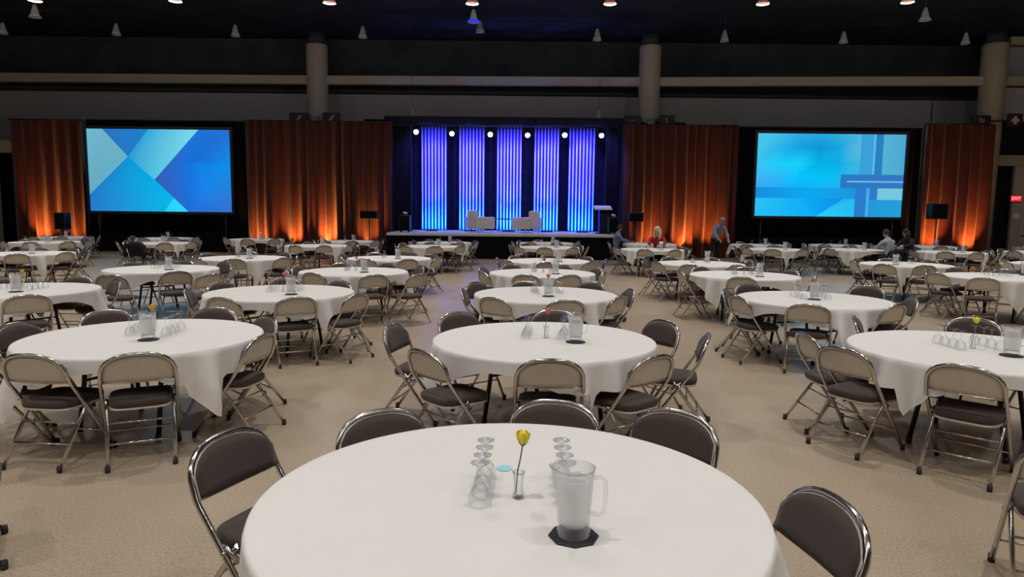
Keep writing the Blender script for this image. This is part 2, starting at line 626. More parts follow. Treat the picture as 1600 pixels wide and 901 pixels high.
# ------------------------------------------------------------------ drapes, screens
def drape(name, x0, x1, y, z1, m, label, amp=0.2, wl=0.42, seed=1, z0=0.02, cat='curtain'):
    rr = random.Random(seed)
    n = max(int((x1 - x0) / 0.028), 40)
    zs = [z0 + (z1 - z0) * k / 14 for k in range(15)]
    ph, phs, am = rr.random() * 6, [], []
    a_now = 1.0
    step = (x1 - x0) / n
    target, w_now, a_t = wl, wl, 1.0
    gap, off, o_t = 0.0, 0.0, 0.0
    offs = []
    for i in range(n):
        if gap <= 0:
            gap = rr.uniform(0.35, 1.0)
            target = wl * rr.uniform(0.55, 1.25)
            a_t = rr.uniform(0.5, 1.25)
            o_t = rr.uniform(-1, 1) * amp * 0.8
        gap -= step
        w_now += (target - w_now) * 0.12
        a_now += (a_t - a_now) * 0.1
        off += (o_t - off) * 0.12
        ph += 2 * PI * step / w_now
        phs.append(ph)
        am.append(amp * 0.62 * a_now * min(1.0, w_now / 0.35))
        offs.append(off)
    pts = []
    for z in zs:
        t = (z - z0) / (z1 - z0)
        for i in range(n):
            x = x0 + (x1 - x0) * i / (n - 1)
            s_ = math.sin(phs[i] + 0.25 * math.sin(z * 1.3 + i * 0.02))
            yy = y + offs[i] + am[i] * (0.8 + 0.2 * (1 - t)) * (s_ + 0.25 * math.sin(2 * phs[i]))
            pts.append((x, yy, z))
    mb = MB()
    mb.quadgrid(pts, n, len(zs))
    root = empty(name, ((x0 + x1) / 2, y, 0), label=label, cat=cat)
    o = mb.build('cloth_panel', m, root)
    o.location = (-(x0 + x1) / 2, -y, 0)
    mb = MB()
    mb.tube([(x0 - (x0 + x1) / 2, 0.06, z1 + 0.02), (x1 - (x0 + x1) / 2, 0.06, z1 + 0.02)], 0.035, 8)
    mb.build('top_rail', M['black_metal'], root)
    for xx in (x0, x1):
        mb = MB()
        mb.tube([(xx - (x0 + x1) / 2, 0.22, max(0.0, z0 - 0.02)), (xx - (x0 + x1) / 2, 0.22, z1), (xx - (x0 + x1) / 2, 0.06, z1 + 0.02)], 0.03, 8)
        mb.build('upright', M['black_metal'], root)
    return root


DY = 28.3


def px_x(u, d=DY, v=330):
    return aty(u, v, d).x


drape('curtain', px_x(22), px_x(133), DY, 5.25, M['red_cloth'], 'rust red curtain at the far left, left of the left screen', seed=3, wl=0.5)
drape('curtain', px_x(133), px_x(386), DY + 0.36, 5.3, M['black_cloth'], 'black curtain surrounding the left screen', seed=5, amp=0.06)
drape('curtain', px_x(386), px_x(612), DY, 5.3, M['red_cloth'], 'rust red curtain between the left screen and the stage', seed=8, wl=0.5)
drape('curtain', px_x(972), px_x(1148), DY, 5.3, M['red_cloth'], 'rust red curtain between the stage and the right screen', seed=13, wl=0.48)
drape('curtain', px_x(1148), px_x(1440), DY + 0.36, 5.3, M['black_cloth'], 'black curtain surrounding the right screen', seed=15, amp=0.06)
drape('curtain', px_x(1440), px_x(1543), DY, 5.45, M['red_cloth'], 'rust red curtain at the far right beside the end column', seed=17, wl=0.45)
drape('curtain', -6.6, 7.6, 31.2, 5.75, M['blue_lit_black_cloth'], 'black curtain behind the blue panels on the stage', seed=21, amp=0.05)
# black side returns of the stage
drape('curtain', px_x(604), px_x(640), 28.55, 5.22, M['black_cloth'], 'narrow black side curtain at the left end of the stage', seed=25, amp=0.05, z0=0.98)
drape('curtain', px_x(948), px_x(966), 28.6, 5.22, M['black_cloth'], 'narrow black side curtain at the right end of the stage', seed=27, amp=0.05, z0=0.98)


def screen(name, x0, x1, z0, z1, y, label, polys):
    w_, h_ = x1 - x0, z1 - z0
    root = empty(name, ((x0 + x1) / 2, y, 0), label=label, cat='screen')
    mb = MB()
    fw = 0.11
    for c, d in (((0, 0, z1 + fw / 2), (w_ + 2 * fw, 0.09, fw)), ((0, 0, z0 - fw / 2), (w_ + 2 * fw, 0.09, fw)),
                 ((-w_ / 2 - fw / 2, 0, (z0 + z1) / 2), (fw, 0.09, h_)), ((w_ / 2 + fw / 2, 0, (z0 + z1) / 2), (fw, 0.09, h_))):
        mb.box(c, d)
    mb.box((0, 0.03, (z0 + z1) / 2), (w_, 0.02, h_))
    mb.build('screen_frame', M['black_metal'], root)
    for s_ in (-1, 1):
        mb = MB()
        mb.tube([(s_ * (w_ / 2 - 0.3), 0.05, 0), (s_ * (w_ / 2 - 0.3), 0.05, z0 - 0.05)], 0.03, 8)
        mb.build('leg', M['black_metal'], root)
    mb = MB()
    cols = []
    for k, (uv, cc, lift) in enumerate(polys):
        pts = [(-w_ / 2 + u * w_, 0.012 - 0.001 * lift, z1 - v * h_) for u, v in uv]
        mb.poly(list(reversed(pts)))
        cc = list(cc) if isinstance(cc, list) else [cc] * len(uv)
        cols += list(reversed(cc))
    o = mb.build('picture', M['screen'], root)
    att = o.data.color_attributes.new('picture', 'FLOAT_COLOR', 'CORNER')
    for i, c in enumerate(cols):
        att.data[i].color = (*srgb(*c), 1)
    return root


LS = [
    ([(0, 0), (.11, 0), (.28, .33), (0, .80)], [(110, 185, 212), (112, 178, 200), (105, 178, 198), (98, 168, 192)], 0),
    ([(.11, 0), (.43, 0), (.28, .33)], [(40, 115, 195), (32, 128, 205), (36, 122, 192)], 0),
    ([(.43, 0), (.78, 0), (.46, .61), (.28, .33)], [(50, 170, 218), (125, 220, 238), (85, 195, 225), (40, 155, 208)], 0),
    ([(0, .80), (.28, .33), (.46, .61), (.59, .83), (.69, 1), (0, 1)], [(36, 118, 200), (10, 150, 215), (5, 175, 228), (5, 188, 238), (5, 190, 238), (36, 122, 205)], 0),
    ([(.78, 0), (1, 0), (1, .42), (.72, .4)], [(28, 115, 212), (36, 112, 212), (12, 140, 230), (24, 110, 212)], 0),
    ([(.78, 0), (.72, .4), (.46, .61)], [(22, 118, 218), (20, 112, 220), (55, 92, 180)], 0),
    ([(.46, .61), (.72, .4), (.8, .75), (.69, 1)], [(55, 92, 180), (20, 118, 225), (25, 130, 232), (34, 108, 212)], 0),
    ([(.72, .4), (1, .42), (.8, .75)], [(20, 122, 226), (10, 145, 236), (28, 130, 232)], 0),
    ([(1, .42), (1, 1), (.69, 1), (.8, .75)], [(12, 142, 232), (52, 112, 205), (34, 110, 215), (26, 130, 232)], 0),
    ([(.59, .83), (.69, 1), (.52, 1)], [(48, 212, 255), (48, 214, 255), (40, 205, 250)], 1),
]
gcol = [
    [(80, 195, 228), (65, 190, 235), (45, 170, 228), (40, 165, 225), (50, 172, 225), (85, 185, 225)],
    [(70, 200, 235), (45, 180, 235), (20, 160, 225), (10, 150, 215), (25, 165, 222), (95, 188, 222)],
    [(60, 195, 240), (30, 205, 248), (25, 210, 250), (5, 175, 232), (10, 175, 230), (65, 180, 222)],
    [(70, 180, 245), (45, 185, 248), (10, 195, 252), (5, 195, 250), (20, 185, 240), (50, 175, 225)],
    [(60, 165, 240), (40, 170, 245), (15, 175, 248), (15, 185, 248), (30, 180, 238), (45, 170, 225)],
]
RS = []
us = [0, .14, .28, .42, .56, .72]
vs = [0, .16, .36, .52, .66]
for j in range(4):
    for i in range(5):
        RS.append(([(us[i], vs[j]), (us[i + 1], vs[j]), (us[i + 1], vs[j + 1]), (us[i], vs[j + 1])],
                   [gcol[j][i], gcol[j][i + 1], gcol[j + 1][i + 1], gcol[j + 1][i]], 0))
def rc(u0, v0, u1, v1, c, lift=1, c2=None):
    RS.append(([(u0, v0), (u1, v0), (u1, v1), (u0, v1)], [c, c2 or c, c2 or c, c], lift))
rc(0, .65, .36, .78, (25, 140, 218), 1, (12, 168, 240)); rc(.36, .65, .68, .78, (12, 168, 240), 1, (28, 150, 225))
RS.append(([(0, .78), (.34, .78), (.42, 1), (0, 1)], [(45, 195, 245), (10, 175, 245), (15, 170, 245), (40, 190, 245)], 1))
RS.append(([(.34, .78), (.6, .78), (.42, 1)], [(10, 170, 245), (15, 140, 228), (15, 165, 245)], 1))
RS.append(([(.6, .78), (.68, .78), (.68, 1), (.42, 1)], [(30, 170, 235), (40, 185, 240), (40, 190, 245), (40, 205, 250)], 1))
rc(.70, 0, .79, .49, (58, 160, 215), 1); rc(.785, 0, .80, .49, (90, 185, 238), 2); rc(.80, 0, .852, .49, (42, 128, 190), 1)
rc(.85, 0, 1, .49, (85, 178, 212), 2, (75, 168, 210)); rc(.68, .65, 1, 1, (35, 150, 215), 1, (38, 158, 215))
rc(.575, .485, 1, .65, (40, 122, 198), 3, (55, 118, 190)); rc(.62, .562, 1, .58, (110, 190, 245), 4)
rc(.68, .65, .755, 1, (40, 125, 205), 2); rc(.755, .65, .775, 1, (70, 172, 240), 3); rc(.78, .65, .83, .79, (50, 122, 200), 2)
rc(.83, .65, 1, .79, (115, 200, 222), 3)
screen('projection_screen', -16.98, -11.28, 1.66, 4.9, 28.0, 'left large projection screen showing blue angular shapes', LS)
screen('projection_screen', 9.70, 15.60, 1.74, 5.0, 28.0, 'right large projection screen showing cyan glow and blue bars', RS)

# ------------------------------------------------------------------ stage
SX0, SX1, SY0, SY1, SZ = -4.78, 4.12, 26.3, 31.0, 0.96
st = empty('stage_platform', ((SX0 + SX1) / 2, (SY0 + SY1) / 2, 0), label='low stage platform with black skirt in front of the blue panels', cat='stage')
sw, sd = SX1 - SX0, SY1 - SY0
bx((0, 0, SZ - 0.05), (sw, sd, 0.1), 0.01).build('deck', M['deck'], st)
n = 200
pts = []
for z in (0.0, 0.3, 0.6, SZ - 0.09):
    for i in range(n):
        pts.append((-sw / 2 + sw * i / (n - 1), -sd / 2 + 0.03 + 0.025 * math.sin(i * 1.15), z))
mb = MB()
mb.quadgrid(pts, n, 4)
mb.build('skirt', M['black_cloth'], st)
for s_ in (-1, 1):
    mb = MB()
    mb.box((s_ * (sw / 2 - 0.03), 0, (SZ - 0.1) / 2), (0.04, sd - 0.1, SZ - 0.1))
    mb.build('side_skirt', M['black_cloth'], st)
# header border above the stage
hd = empty('stage_header', (-0.3, 28.9, 0), label='dark header border hanging over the stage panels', cat='header')
mb = MB()
hx0, hx1 = px_x(602, 28.9) + 0.3, px_x(972, 28.9) + 0.3
mb.box(((hx0 + hx1) / 2, 0, 5.47), (hx1 - hx0, 0.12, 0.34), 0, 0.02)
mb.build('border_cloth', M['blue_lit_black_cloth'], hd)
mb = MB()
for zz, yy in ((5.32, 0.1), (5.32, 0.4), (5.62, 0.1), (5.62, 0.4)):
    mb.tube([(hx0, yy, zz), (hx1, yy, zz)], 0.03, 8)
k = 0
xx = hx0
while xx < hx1 - 0.3:
    mb.tube([(xx, 0.1, 5.32), (xx + 0.3, 0.1, 5.62)], 0.015, 6)
    mb.tube([(xx, 0.4, 5.32), (xx + 0.3, 0.4, 5.62)], 0.015, 6)
    mb.tube([(xx, 0.1, 5.62), (xx, 0.4, 5.62)], 0.015, 6)
    xx += 0.3
mb.build('truss', M['black_metal'], hd)
for xx in (hx0 + 0.2, hx1 - 0.2):
    mb = MB()
    mb.box((xx, 0.25, (5.3 + SZ) / 2), (0.14, 0.14, 5.3 - SZ), 0, 0.01)
    mb.build('tower', M['black_metal'], hd)

PAN = [(658, 698), (717, 757), (776, 815), (834, 873), (888, 929)]
ORD = ['first', 'second', 'third', 'fourth', 'fifth', 'sixth', 'seventh', 'eighth', 'ninth', 'tenth']
for k, (a, b) in enumerate(PAN):
    x0, x1 = aty(a, 280, 30.0).x, aty(b, 280, 30.0).x
    cx_ = (x0 + x1) / 2
    wd = x1 - x0
    root = empty('light_panel', (cx_, 30.0, SZ), label='tall blue lit slatted panel, %s of five from the left' % ORD[k], cat='panel', group='tall blue panels across the stage')
    bx((0, 0.09, 2.22), (wd, 0.05, 4.42), 0.005).build('backing', M['backing'], root)
    for i in range(8):
        xx = -wd / 2 + 0.05 + (wd - 0.1) * i / 7
        mb = MB()
        mb.tube([(xx, 0.025, 0.02), (xx, 0.025, 4.42)], 0.028, 8)
        mb.build('slat', M['slat'], root)
    bx((0, 0.2, 0.02), (wd, 0.5, 0.04), 0.005).build('base', M['black_metal'], root)
    lamp('panel_uplight', 'AREA', (cx_, 29.55, SZ + 0.11), (cx_, 30.0, SZ + 0.6), 17, (0.02, 0.55, 1.0), shape='RECTANGLE', size=0.9, size_y=0.08)
    lamp('panel_blue_uplight', 'SPOT', (cx_, 29.12, SZ + 0.12), (cx_, 30.05, SZ + 3.4), 420, (0.16, 0.15, 1.0), spot_size=R(50), spot_blend=0.8, shadow_soft_size=0.08)
    lamp('panel_blue_downlight', 'SPOT', (cx_, 29.25, 5.28), (cx_, 30.0, 3.6), 120, (0.16, 0.15, 1.0), spot_size=R(75), spot_blend=0.8, shadow_soft_size=0.08)
    up = empty('floor_uplight', (cx_, 29.12, SZ), label='small black uplight on the stage floor before the %s blue panel' % ORD[k], cat='uplight')
    bx((0, 0, 0.04), (0.5, 0.12, 0.07), 0.01).build('housing', M['black_metal'], up)

for k, (u, v) in enumerate(((650, 206), (706, 208.5), (766, 210), (824.5, 211), (882.5, 211), (940, 211.5))):
    c = aty(u, v, 28.75)
    root = empty('stage_lamp', (c.x, 28.75, c.z), label='bright white stage lamp under the header, %s of six from the left' % ORD[k], cat='stage lamp', group='white lamps under the stage header')
    mb = MB()
    mb.tube([(0, 0.02, 0), (0, 0.3, 0.1)], [0.115, 0.1], 16)
    mb.build('housing', M['black_metal'], root)
    mb = MB()
    mb.tube([(0, -0.01, -0.003), (0, 0.018, 0.0)], [0.098 if k % 2 == 0 else 0.082, 0.1], 18)
    mb.build('lens', M['stage_lens'], root)
    mb = MB()
    mb.tube([(-0.15, 0.16, 0.04), (-0.15, 0.16, 5.275 - c.z), (0.15, 0.16, 5.275 - c.z), (0.15, 0.16, 0.04)], 0.012, 6)
    mb.build('yoke', M['black_metal'], root)
    lamp('stage_lamp_beam', 'SPOT', (c.x, 28.7, c.z), (c.x * 0.9, 27.2, 0.9), 60, (0.9, 0.97, 1.0), spot_size=R(50), spot_blend=0.8, shadow_soft_size=0.1)


# armchairs on the stage
def armchair(x, y, face, label):
    root = empty('armchair', (x, y, SZ), face, label=label, cat='armchair')
    bx((0, 0.02, 0.27), (0.62, 0.72, 0.22), 0.04).build('seat', M['cream'], root)
    bx((0, 0.06, 0.42), (0.56, 0.6, 0.13), 0.05).build('seat_cushion', M['cream'], root)
    bx((0, -0.36, 0.52), (0.62, 0.2, 0.72), 0.07).build('backrest', M['cream'], root)
    for s_ in (-1, 1):
        bx((s_ * 0.39, 0.0, 0.38), (0.17, 0.86, 0.48), 0.05).build('armrest', M['cream'], root)
        for t_ in (-0.32, 0.34):
            mb = MB()
            mb.lathe([(0.022, 0), (0.03, 0.17)], (s_ * 0.36, t_, 0), 10)
            mb.build('leg', M['chrome'], root)
    return root


c = aty(750, 358, 28.2)
armchair(c.x, 28.2, R(-55), 'cream leather armchair on the left half of the stage')
c = aty(823, 358, 28.2)
armchair(c.x, 28.2, R(55), 'cream leather armchair on the right half of the stage')
c = aty(786, 358, 28.4)
tb = empty('side_table', (c.x, 28.4, SZ), label='small black side table between the two cream armchairs', cat='side table')
mb = MB()
mb.lathe([(0.30, 0.52), (0.31, 0.53), (0.31, 0.55), (0.30, 0.56)], n=28)
mb.build('table_top', M['black_metal'], tb)
for k in range(3):
    a = 2 * PI * k / 3 + 0.5
    mb = MB()
    mb.tube([(0.26 * math.cos(a), 0.26 * math.sin(a), 0.0), (0.22 * math.cos(a), 0.22 * math.sin(a), 0.52)], 0.012, 8)
    mb.build('leg', M['black_metal'], tb)
# lectern
c = aty(941, 358, 27.9)
lc = empty('lectern', (c.x, 27.9, SZ), label='lectern with white slanted top at the right end of the stage', cat='lectern')
bx((0, 0, 0.02), (0.55, 0.45, 0.04), 0.01).build('base', M['black_metal'], lc)
bx((0.06, 0.02, 0.5), (0.36, 0.3, 0.94), 0.02).build('column_body', M['navy'], lc)
mb = MB()
mb.box((-0.16, -0.12, 0.5), (0.05, 0.04, 0.94), 0, 0.005)
mb.build('glow_edge', emit_mat('blue_edge_glow', (0.03, 0.03, 0.9), 0.8), lc)  # translucent edge, no lamp; its blue light is put in as emission
mb = MB()
mb.v += [(-0.34, -0.26, 0.95), (0.34, -0.26, 0.95), (0.34, 0.26, 1.07), (-0.34, 0.26, 1.07), (-0.34, -0.26, 1.0), (0.34, -0.26, 1.0), (0.34, 0.26, 1.12), (-0.34, 0.26, 1.12)]
for qd in ((3, 2, 1, 0), (4, 5, 6, 7), (0, 1, 5, 4), (1, 2, 6, 5), (2, 3, 7, 6), (3, 0, 4, 7)):
    mb.f.append(qd)
    mb.sm.append(False)
mb.build('reading_top', M['white'], lc)


def stage_speaker(px, base, label, tilt=0.0):
    c = aty(px, 358, 27.2)
    root = empty('stage_loudspeaker', (c.x, 27.2, SZ if base else 0), label=label, cat='loudspeaker')
    bx((0, 0, 0.36), (0.42, 0.4, 0.6), 0.02).build('cabinet', M['black_metal'], root)
    bx((0, -0.21, 0.36), (0.36, 0.02, 0.54), 0.01).build('grille', M['black_cloth'], root)
    for s_ in (-1, 1):
        bx((s_ * 0.15, 0, 0.03), (0.06, 0.36, 0.06), 0.01).build('foot', M['rubber'], root)
    mb = MB()
    mb.tube([(0, 0, 0.66), (0.0, 0, 0.74)], 0.015, 8)
    mb.tube([(-0.06, -0.02, 0.76), (0.08, 0.04, 0.72)], 0.045, 12)
    mb.build('clip_lamp', M['white'], root)
    return root


stage_speaker(633, True, 'black loudspeaker with small white lamp at the left end of the stage')
stage_speaker(958, True, 'black loudspeaker with small white lamp beside the lectern')


def pole_speaker(px, py, d, wpx, hpx, label, rz=0.0):
    c = aty(px, py, d)
    wd, hg = wpx * d / FPX, hpx * d / FPX
    root = empty('pole_loudspeaker', (c.x, d, 0), rz, label=label, cat='loudspeaker')
    bx((0, 0, c.z), (wd, 0.4, hg), 0.02).build('cabinet', M['black_metal'], root)
    bx((0, -0.205, c.z), (wd - 0.05, 0.015, hg - 0.06), 0.005).build('grille', M['black_cloth'], root)
    mb = MB()
    mb.tube([(0, 0, 0.25), (0, 0, c.z - hg / 2)], 0.022, 10)
    mb.build('pole', M['black_metal'], root)
    for k in range(3):
        a = k * 2 * PI / 3 + 0.4
        mb = MB()
        mb.tube([(0.03 * math.cos(a), 0.03 * math.sin(a), 0.62), (0.5 * math.cos(a), 0.5 * math.sin(a), 0.015)], 0.014, 8)
        mb.build('leg', M['black_metal'], root)
    return root


pole_speaker(577, 335, 26.9, 26, 12, 'black loudspeaker on a tripod stand left of the stage')
pole_speaker(993, 339, 26.9, 22, 14, 'black loudspeaker on a tripod stand right of the stage')
pole_speaker(1464, 330, 27.0, 25, 24, 'black loudspeaker on a pole before the far right curtain')
pole_speaker(98, 345, 26.8, 16, 26, 'black loudspeaker on a pole before the far left curtain')

# orange uplights on the red curtains
UP = [(62, 1.1), (112, 0.4), (398, 0.3), (412, 0.3), (458, 0.8), (512, 1.3), (574, 0.45), (1022, 0.4), (1006, 0.2), (1066, 0.5), (1076, 0.6), (1112, 0.4), (1120, 0.2), (1461, 1.0), (1518, 1.2)]
for k, (u, p) in enumerate(UP):
    x = px_x(u, DY - 0.3)
    lamp('curtain_uplight_beam', 'SPOT', (x, DY - 0.62, 0.24), (x, DY + 0.12, 1.3), 760 * p, (1.0, 0.36, 0.075), spot_size=R(68), spot_blend=1.0, shadow_soft_size=0.05)
    pu = empty('par_uplight', (x, DY - 0.62, 0), label='small black floor uplight at the foot of the red curtain, %s from the left' % (ORD + ['eleventh', 'twelfth', 'thirteenth', 'fourteenth', 'fifteenth'])[k], cat='uplight')
    mb = MB()
    mb.lathe([(0.07, 0.06), (0.08, 0.1), (0.08, 0.22)], n=14, cap1=False)
    mb.build('can', M['black_metal'], pu)
    bx((0, 0, 0.03), (0.2, 0.16, 0.04), 0.005).build('base', M['black_metal'], pu)


# ------------------------------------------------------------------ pendants
def make_pendant(loc, label, on=None, drop_r=0.17, group=None):
    x, y, z = loc                                       # z: rim of the shade
    root = empty('pendant_lamp', (x, y, z), label=label, cat='pendant lamp', group=group)
    mb = MB()
    mb.lathe([(0.035, 0.42), (0.055, 0.40), (0.075, 0.33), (0.10, 0.24), (0.135, 0.10), (drop_r, 0.0), (drop_r - 0.008, 0.0), (0.125, 0.1), (0.09, 0.24), (0.065, 0.33)], n=22, cap0=False, cap1=True)
    mb.build('shade', M['grey_shade'], root)
    mb = MB()
    mb.tube([(0, 0, 0.41), (0, 0, CEIL - z)], 0.008, 6)
    mb.build('cord', M['black_metal'], root)
    mb = MB()
    mb.lathe([(0.001, 0.02), (drop_r * 0.55, 0.025), (drop_r * 0.9, 0.045)], n=20, cap0=False, cap1=False)
    if on == 'warm':
        mb.build('diffuser', M['lamp_on'], root)
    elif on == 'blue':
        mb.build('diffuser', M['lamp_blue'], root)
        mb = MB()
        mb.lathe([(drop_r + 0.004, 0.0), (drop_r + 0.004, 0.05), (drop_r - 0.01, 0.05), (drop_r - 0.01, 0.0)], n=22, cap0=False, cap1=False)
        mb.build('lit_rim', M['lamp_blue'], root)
    else:
        mb.build('diffuser', M['grey_shade'], root)
    return root


fr = [(5, 54), (182, 55), (368, 58), (567, 60), (750, 49), (933, 62), (1132, 62), (1318, 61), (1509, 60)]
for k, (u, v) in enumerate(fr):
    c = aty(u, v, 27.0)
    make_pendant((c.x, 27.0, 8.26 if k != 4 else 8.5), 'unlit grey bell pendant in the rear ceiling row, %s from the left' % ORD[k], group='unlit grey pendants of the rear row')
for k, (u, v, d, on, lab) in enumerate(((55, 27, 24.5, None, 'larger unlit grey pendant at the upper left, apart from the rows'), (740, 35, 24.5, 'blue', 'grey pendant with blue glowing rim above the stage'),
                                        (1445, 32, 24.5, None, 'larger unlit grey pendant at the upper right, apart from the rows'))):
    c = aty(u, v, d)
    make_pendant((c.x, d, c.z), lab, on, 0.2)
for k, (u, v) in enumerate(((55, 1.5), (274, 2), (515, 5), (738, 6), (953, 6.5), (1192, 6.5), (1418, 4))):
    c = aty(u, v, 22.0)
    make_pendant((c.x, 22.0, c.z), 'lit warm pendant cut by the top edge of view, %s from the left' % ORD[k], 'warm', 0.2, group='lit pendants of the front row')
for u, v, lab in ((645, 184, 'left'), (936, 188, 'right')):
    c = aty(u, v, 29.6)
    PALE = make_pendant((c.x, 29.6, c.z), 'pale grey pendant hanging just above the stage header, %s one of the two' % lab, None, 0.16)

# ------------------------------------------------------------------ folding chairs
EXPO = 0.8
HW = 0.235     # half width of the tube frame


def frame_path():
    side = [(-HW, 0.25, 0.012), (-HW, 0.13, 0.18), (-HW, -0.06, 0.445), (-HW, -0.145, 0.565), (-HW, -0.166, 0.60)]
    top = []
    for k in range(1, 14):
        a = PI * k / 14
        cx, sx = math.cos(a), math.sin(a)
        x = -HW * math.copysign(abs(cx) ** EXPO, cx)
        z = 0.625 + 0.173 * abs(sx) ** EXPO
        y = -0.178 - (z - 0.625) * 0.28 - 0.022 * (1 - (x / HW) ** 2)
        top.append((x, y, z))
    other = [(-x, y, z) for x, y, z in reversed(side)]
    return side + top + other


FP = frame_path()


def top_z(x):
    t = min(abs(x) / HW, 0.999)
    s2 = (1 - t ** (2 / EXPO)) ** 0.5       # cos^.62 = t -> sin
    return 0.625 + 0.173 * s2 ** EXPO


def back_solid(y_off, thick, inset, zb, nu=14, nv=6):
    mb = MB()
    for side in (0, 1):
        pts = []
        for j in range(nv):
            v = j / (nv - 1)
            for i in range(nu):
                u = -1 + 2 * i / (nu - 1)
                x = u * (HW - inset)
                zt = top_z(x * 0.99) - inset * 0.9
                zl = zb + 0.012 * (1 - u * u) * 0 - 0.008 * (1 - abs(u) ** 3)
                z = zl + (zt - zl) * v
                y = -0.145 - (z - 0.565) * 0.45 * (1 if z < 0.625 else 1) + max(0, z - 0.625) * 0.17
                y -= 0.030 * (1 - u * u) * (0.6 + 0.4 * v)
                puff = 0.008 * (1 - u ** 4) * (1 - (2 * v - 1) ** 4)
                y += y_off + (thick + puff if side else 0)
                pts.append((x, y, z))
        mb.quadgrid(pts, nu, nv, flip=bool(side))
    n1 = nu * nv
    rim = [i for i in range(nu)] + [j * nu + nu - 1 for j in range(1, nv)] + [(nv - 1) * nu + i for i in range(nu - 2, -1, -1)] + [j * nu for j in range(nv - 2, 0, -1)]
    for a in range(len(rim)):
        p, q_ = rim[a], rim[(a + 1) % len(rim)]
        mb.f.append((q_, p, p + n1, q_ + n1))
        mb.sm.append(True)
    return mb


def seat_solid(hw, y0, y1, z0, z1, n=24, dome=0.012):
    """rounded cushion"""
    mb = MB()

    def outline(sc, z):
        pts = []
        for k in range(n):
            a = 2 * PI * k / n
            ca, sa = math.cos(a), math.sin(a)
            x = hw * sc * math.copysign(abs(ca) ** 0.45, ca)
            y = (y0 + y1) / 2 + (y1 - y0) / 2 * sc * math.copysign(abs(sa) ** 0.45, sa)
            x *= 1.0 + 0.05 * (y - (y0 + y1) / 2) / (y1 - y0) * 2
            pts.append((x, y, z))
        return pts
    h = z1 - z0
    rings = [outline(0.93, z0), outline(0.985, z0 + h * 0.15), outline(1.0, z0 + h * 0.5), outline(0.985, z0 + h * 0.85),
             outline(0.93, z1), outline(0.7, z1 + dome * 0.7), outline(0.35, z1 + dome), outline(0.02, z1 + dome)]
    mb.quadgrid([p for r_ in rings for p in r_], n, len(rings), closed_u=True)
    mb.f.append(tuple(reversed(range(n))))
    mb.sm.append(False)
    return mb


def rear_leg(s_):
    return [(s_ * 0.214, 0.03, 0.43), (s_ * 0.213, 0.0, 0.39), (s_ * 0.208, -0.275, 0.012)]


def on_rear(s_, z):
    t = (z - 0.012) / (0.40 - 0.012)
    return (s_ * (0.208 + 0.004 * t), -0.275 + 0.275 * t, z)


def on_front(s_, z):
    t = (z - 0.012) / (0.445 - 0.012)
    return (s_ * HW, 0.25 - 0.31 * t, z)


BACK_RAIL = []
for _k in range(9):
    _u = -1 + _k / 4
    _z = 0.596 - 0.008 * (1 - abs(_u) ** 3)
    BACK_RAIL.append((_u * (HW - 0.004), -0.145 - (_z - 0.565) * 0.45 - 0.018 * (1 - _u * _u) + 0.002, _z))


def make_chair(level):
    root = empty('folding_chair')
    nt = {0: 10, 1: 8, 2: 5}[level]
    seat = seat_solid(0.205, -0.165, 0.262, 0.402, 0.454, 28 if level < 2 else 14).build('seat', M['fabric'], root)
    back_solid(0.012, 0.012, 0.014, 0.604, 14 if level < 2 else 9, 6 if level < 2 else 4).build('backrest', M['fabric'], root)
    back_solid(0.0, 0.008, 0.006, 0.596, 14 if level < 2 else 9, 6 if level < 2 else 4).build('back_panel', M['taupe'], root)
    if level == 0:
        mb = MB()
        mb.tube(FP, 0.0135, 10)
        mb.build('front_frame', M['chrome'], root)
        seat_solid(0.207, -0.16, 0.255, 0.384, 0.403, 28, 0.0).build('seat_pan', M['taupe'], root)
        for s_ in (-1, 1):
            mb = MB()
            mb.tube(rear_leg(s_), 0.0125, 10)
            mb.build('leg', M['chrome'], root)
            mb = MB()
            mb.tube([(s_ * 0.222, -0.04, 0.43), (s_ * 0.222, 0.04, 0.37)], 0.012, 8)
            mb.ball((s_ * 0.238, -0.02, 0.395), 0.014, 8, 6)
            mb.build('hinge', M['chrome'], root)
            for p in (FP[0], rear_leg(s_)[2]):
                mb = MB()
                mb.lathe([(0.016, 0.0), (0.0175, 0.012), (0.016, 0.045)], (abs(p[0]) * s_, p[1], 0), 12)
                mb.build('foot_cap', M['rubber'], root)
        for z in (0.16, 0.285):
            mb = MB()
            mb.tube([on_rear(-1, z), on_rear(1, z)], 0.0075, 8)
            mb.build('rung', M['chrome'], root)
        mb = MB()
        mb.tube([on_front(-1, 0.17), on_front(1, 0.17)], 0.0075, 8)
        mb.build('rung', M['chrome'], root)
        mb = MB()
        mb.tube(BACK_RAIL, 0.007, 8)
        mb.build('back_rail', M['chrome'], root)
    else:
        mb = MB()
        mb.tube(FP if level == 1 else FP[0:1] + FP[2:4] + FP[5:-5:2] + FP[-4:-2] + FP[-1:], 0.0145, nt)
        mb.tube(BACK_RAIL[::2] if level == 2 else BACK_RAIL, 0.008, 5)
        mb.build('front_frame', M['chrome'], root)
        mb = MB()
        for s_ in (-1, 1):
            mb.tube(rear_leg(s_), 0.0135, nt)
        for z in (0.16, 0.285):
            mb.tube([on_rear(-1, z), on_rear(1, z)], 0.009, nt)
        mb.tube([on_front(-1, 0.17), on_front(1, 0.17)], 0.009, nt)
        if level == 1:
            mb.build('leg_frame', M['chrome'], root)
        else:
            mb.build('leg_frame', M['chrome'], root)
    remember(root)
    return root


CHAIR = {k: make_chair(k) for k in (0, 1, 2)}
N_CHAIR = [0]
USED = set()


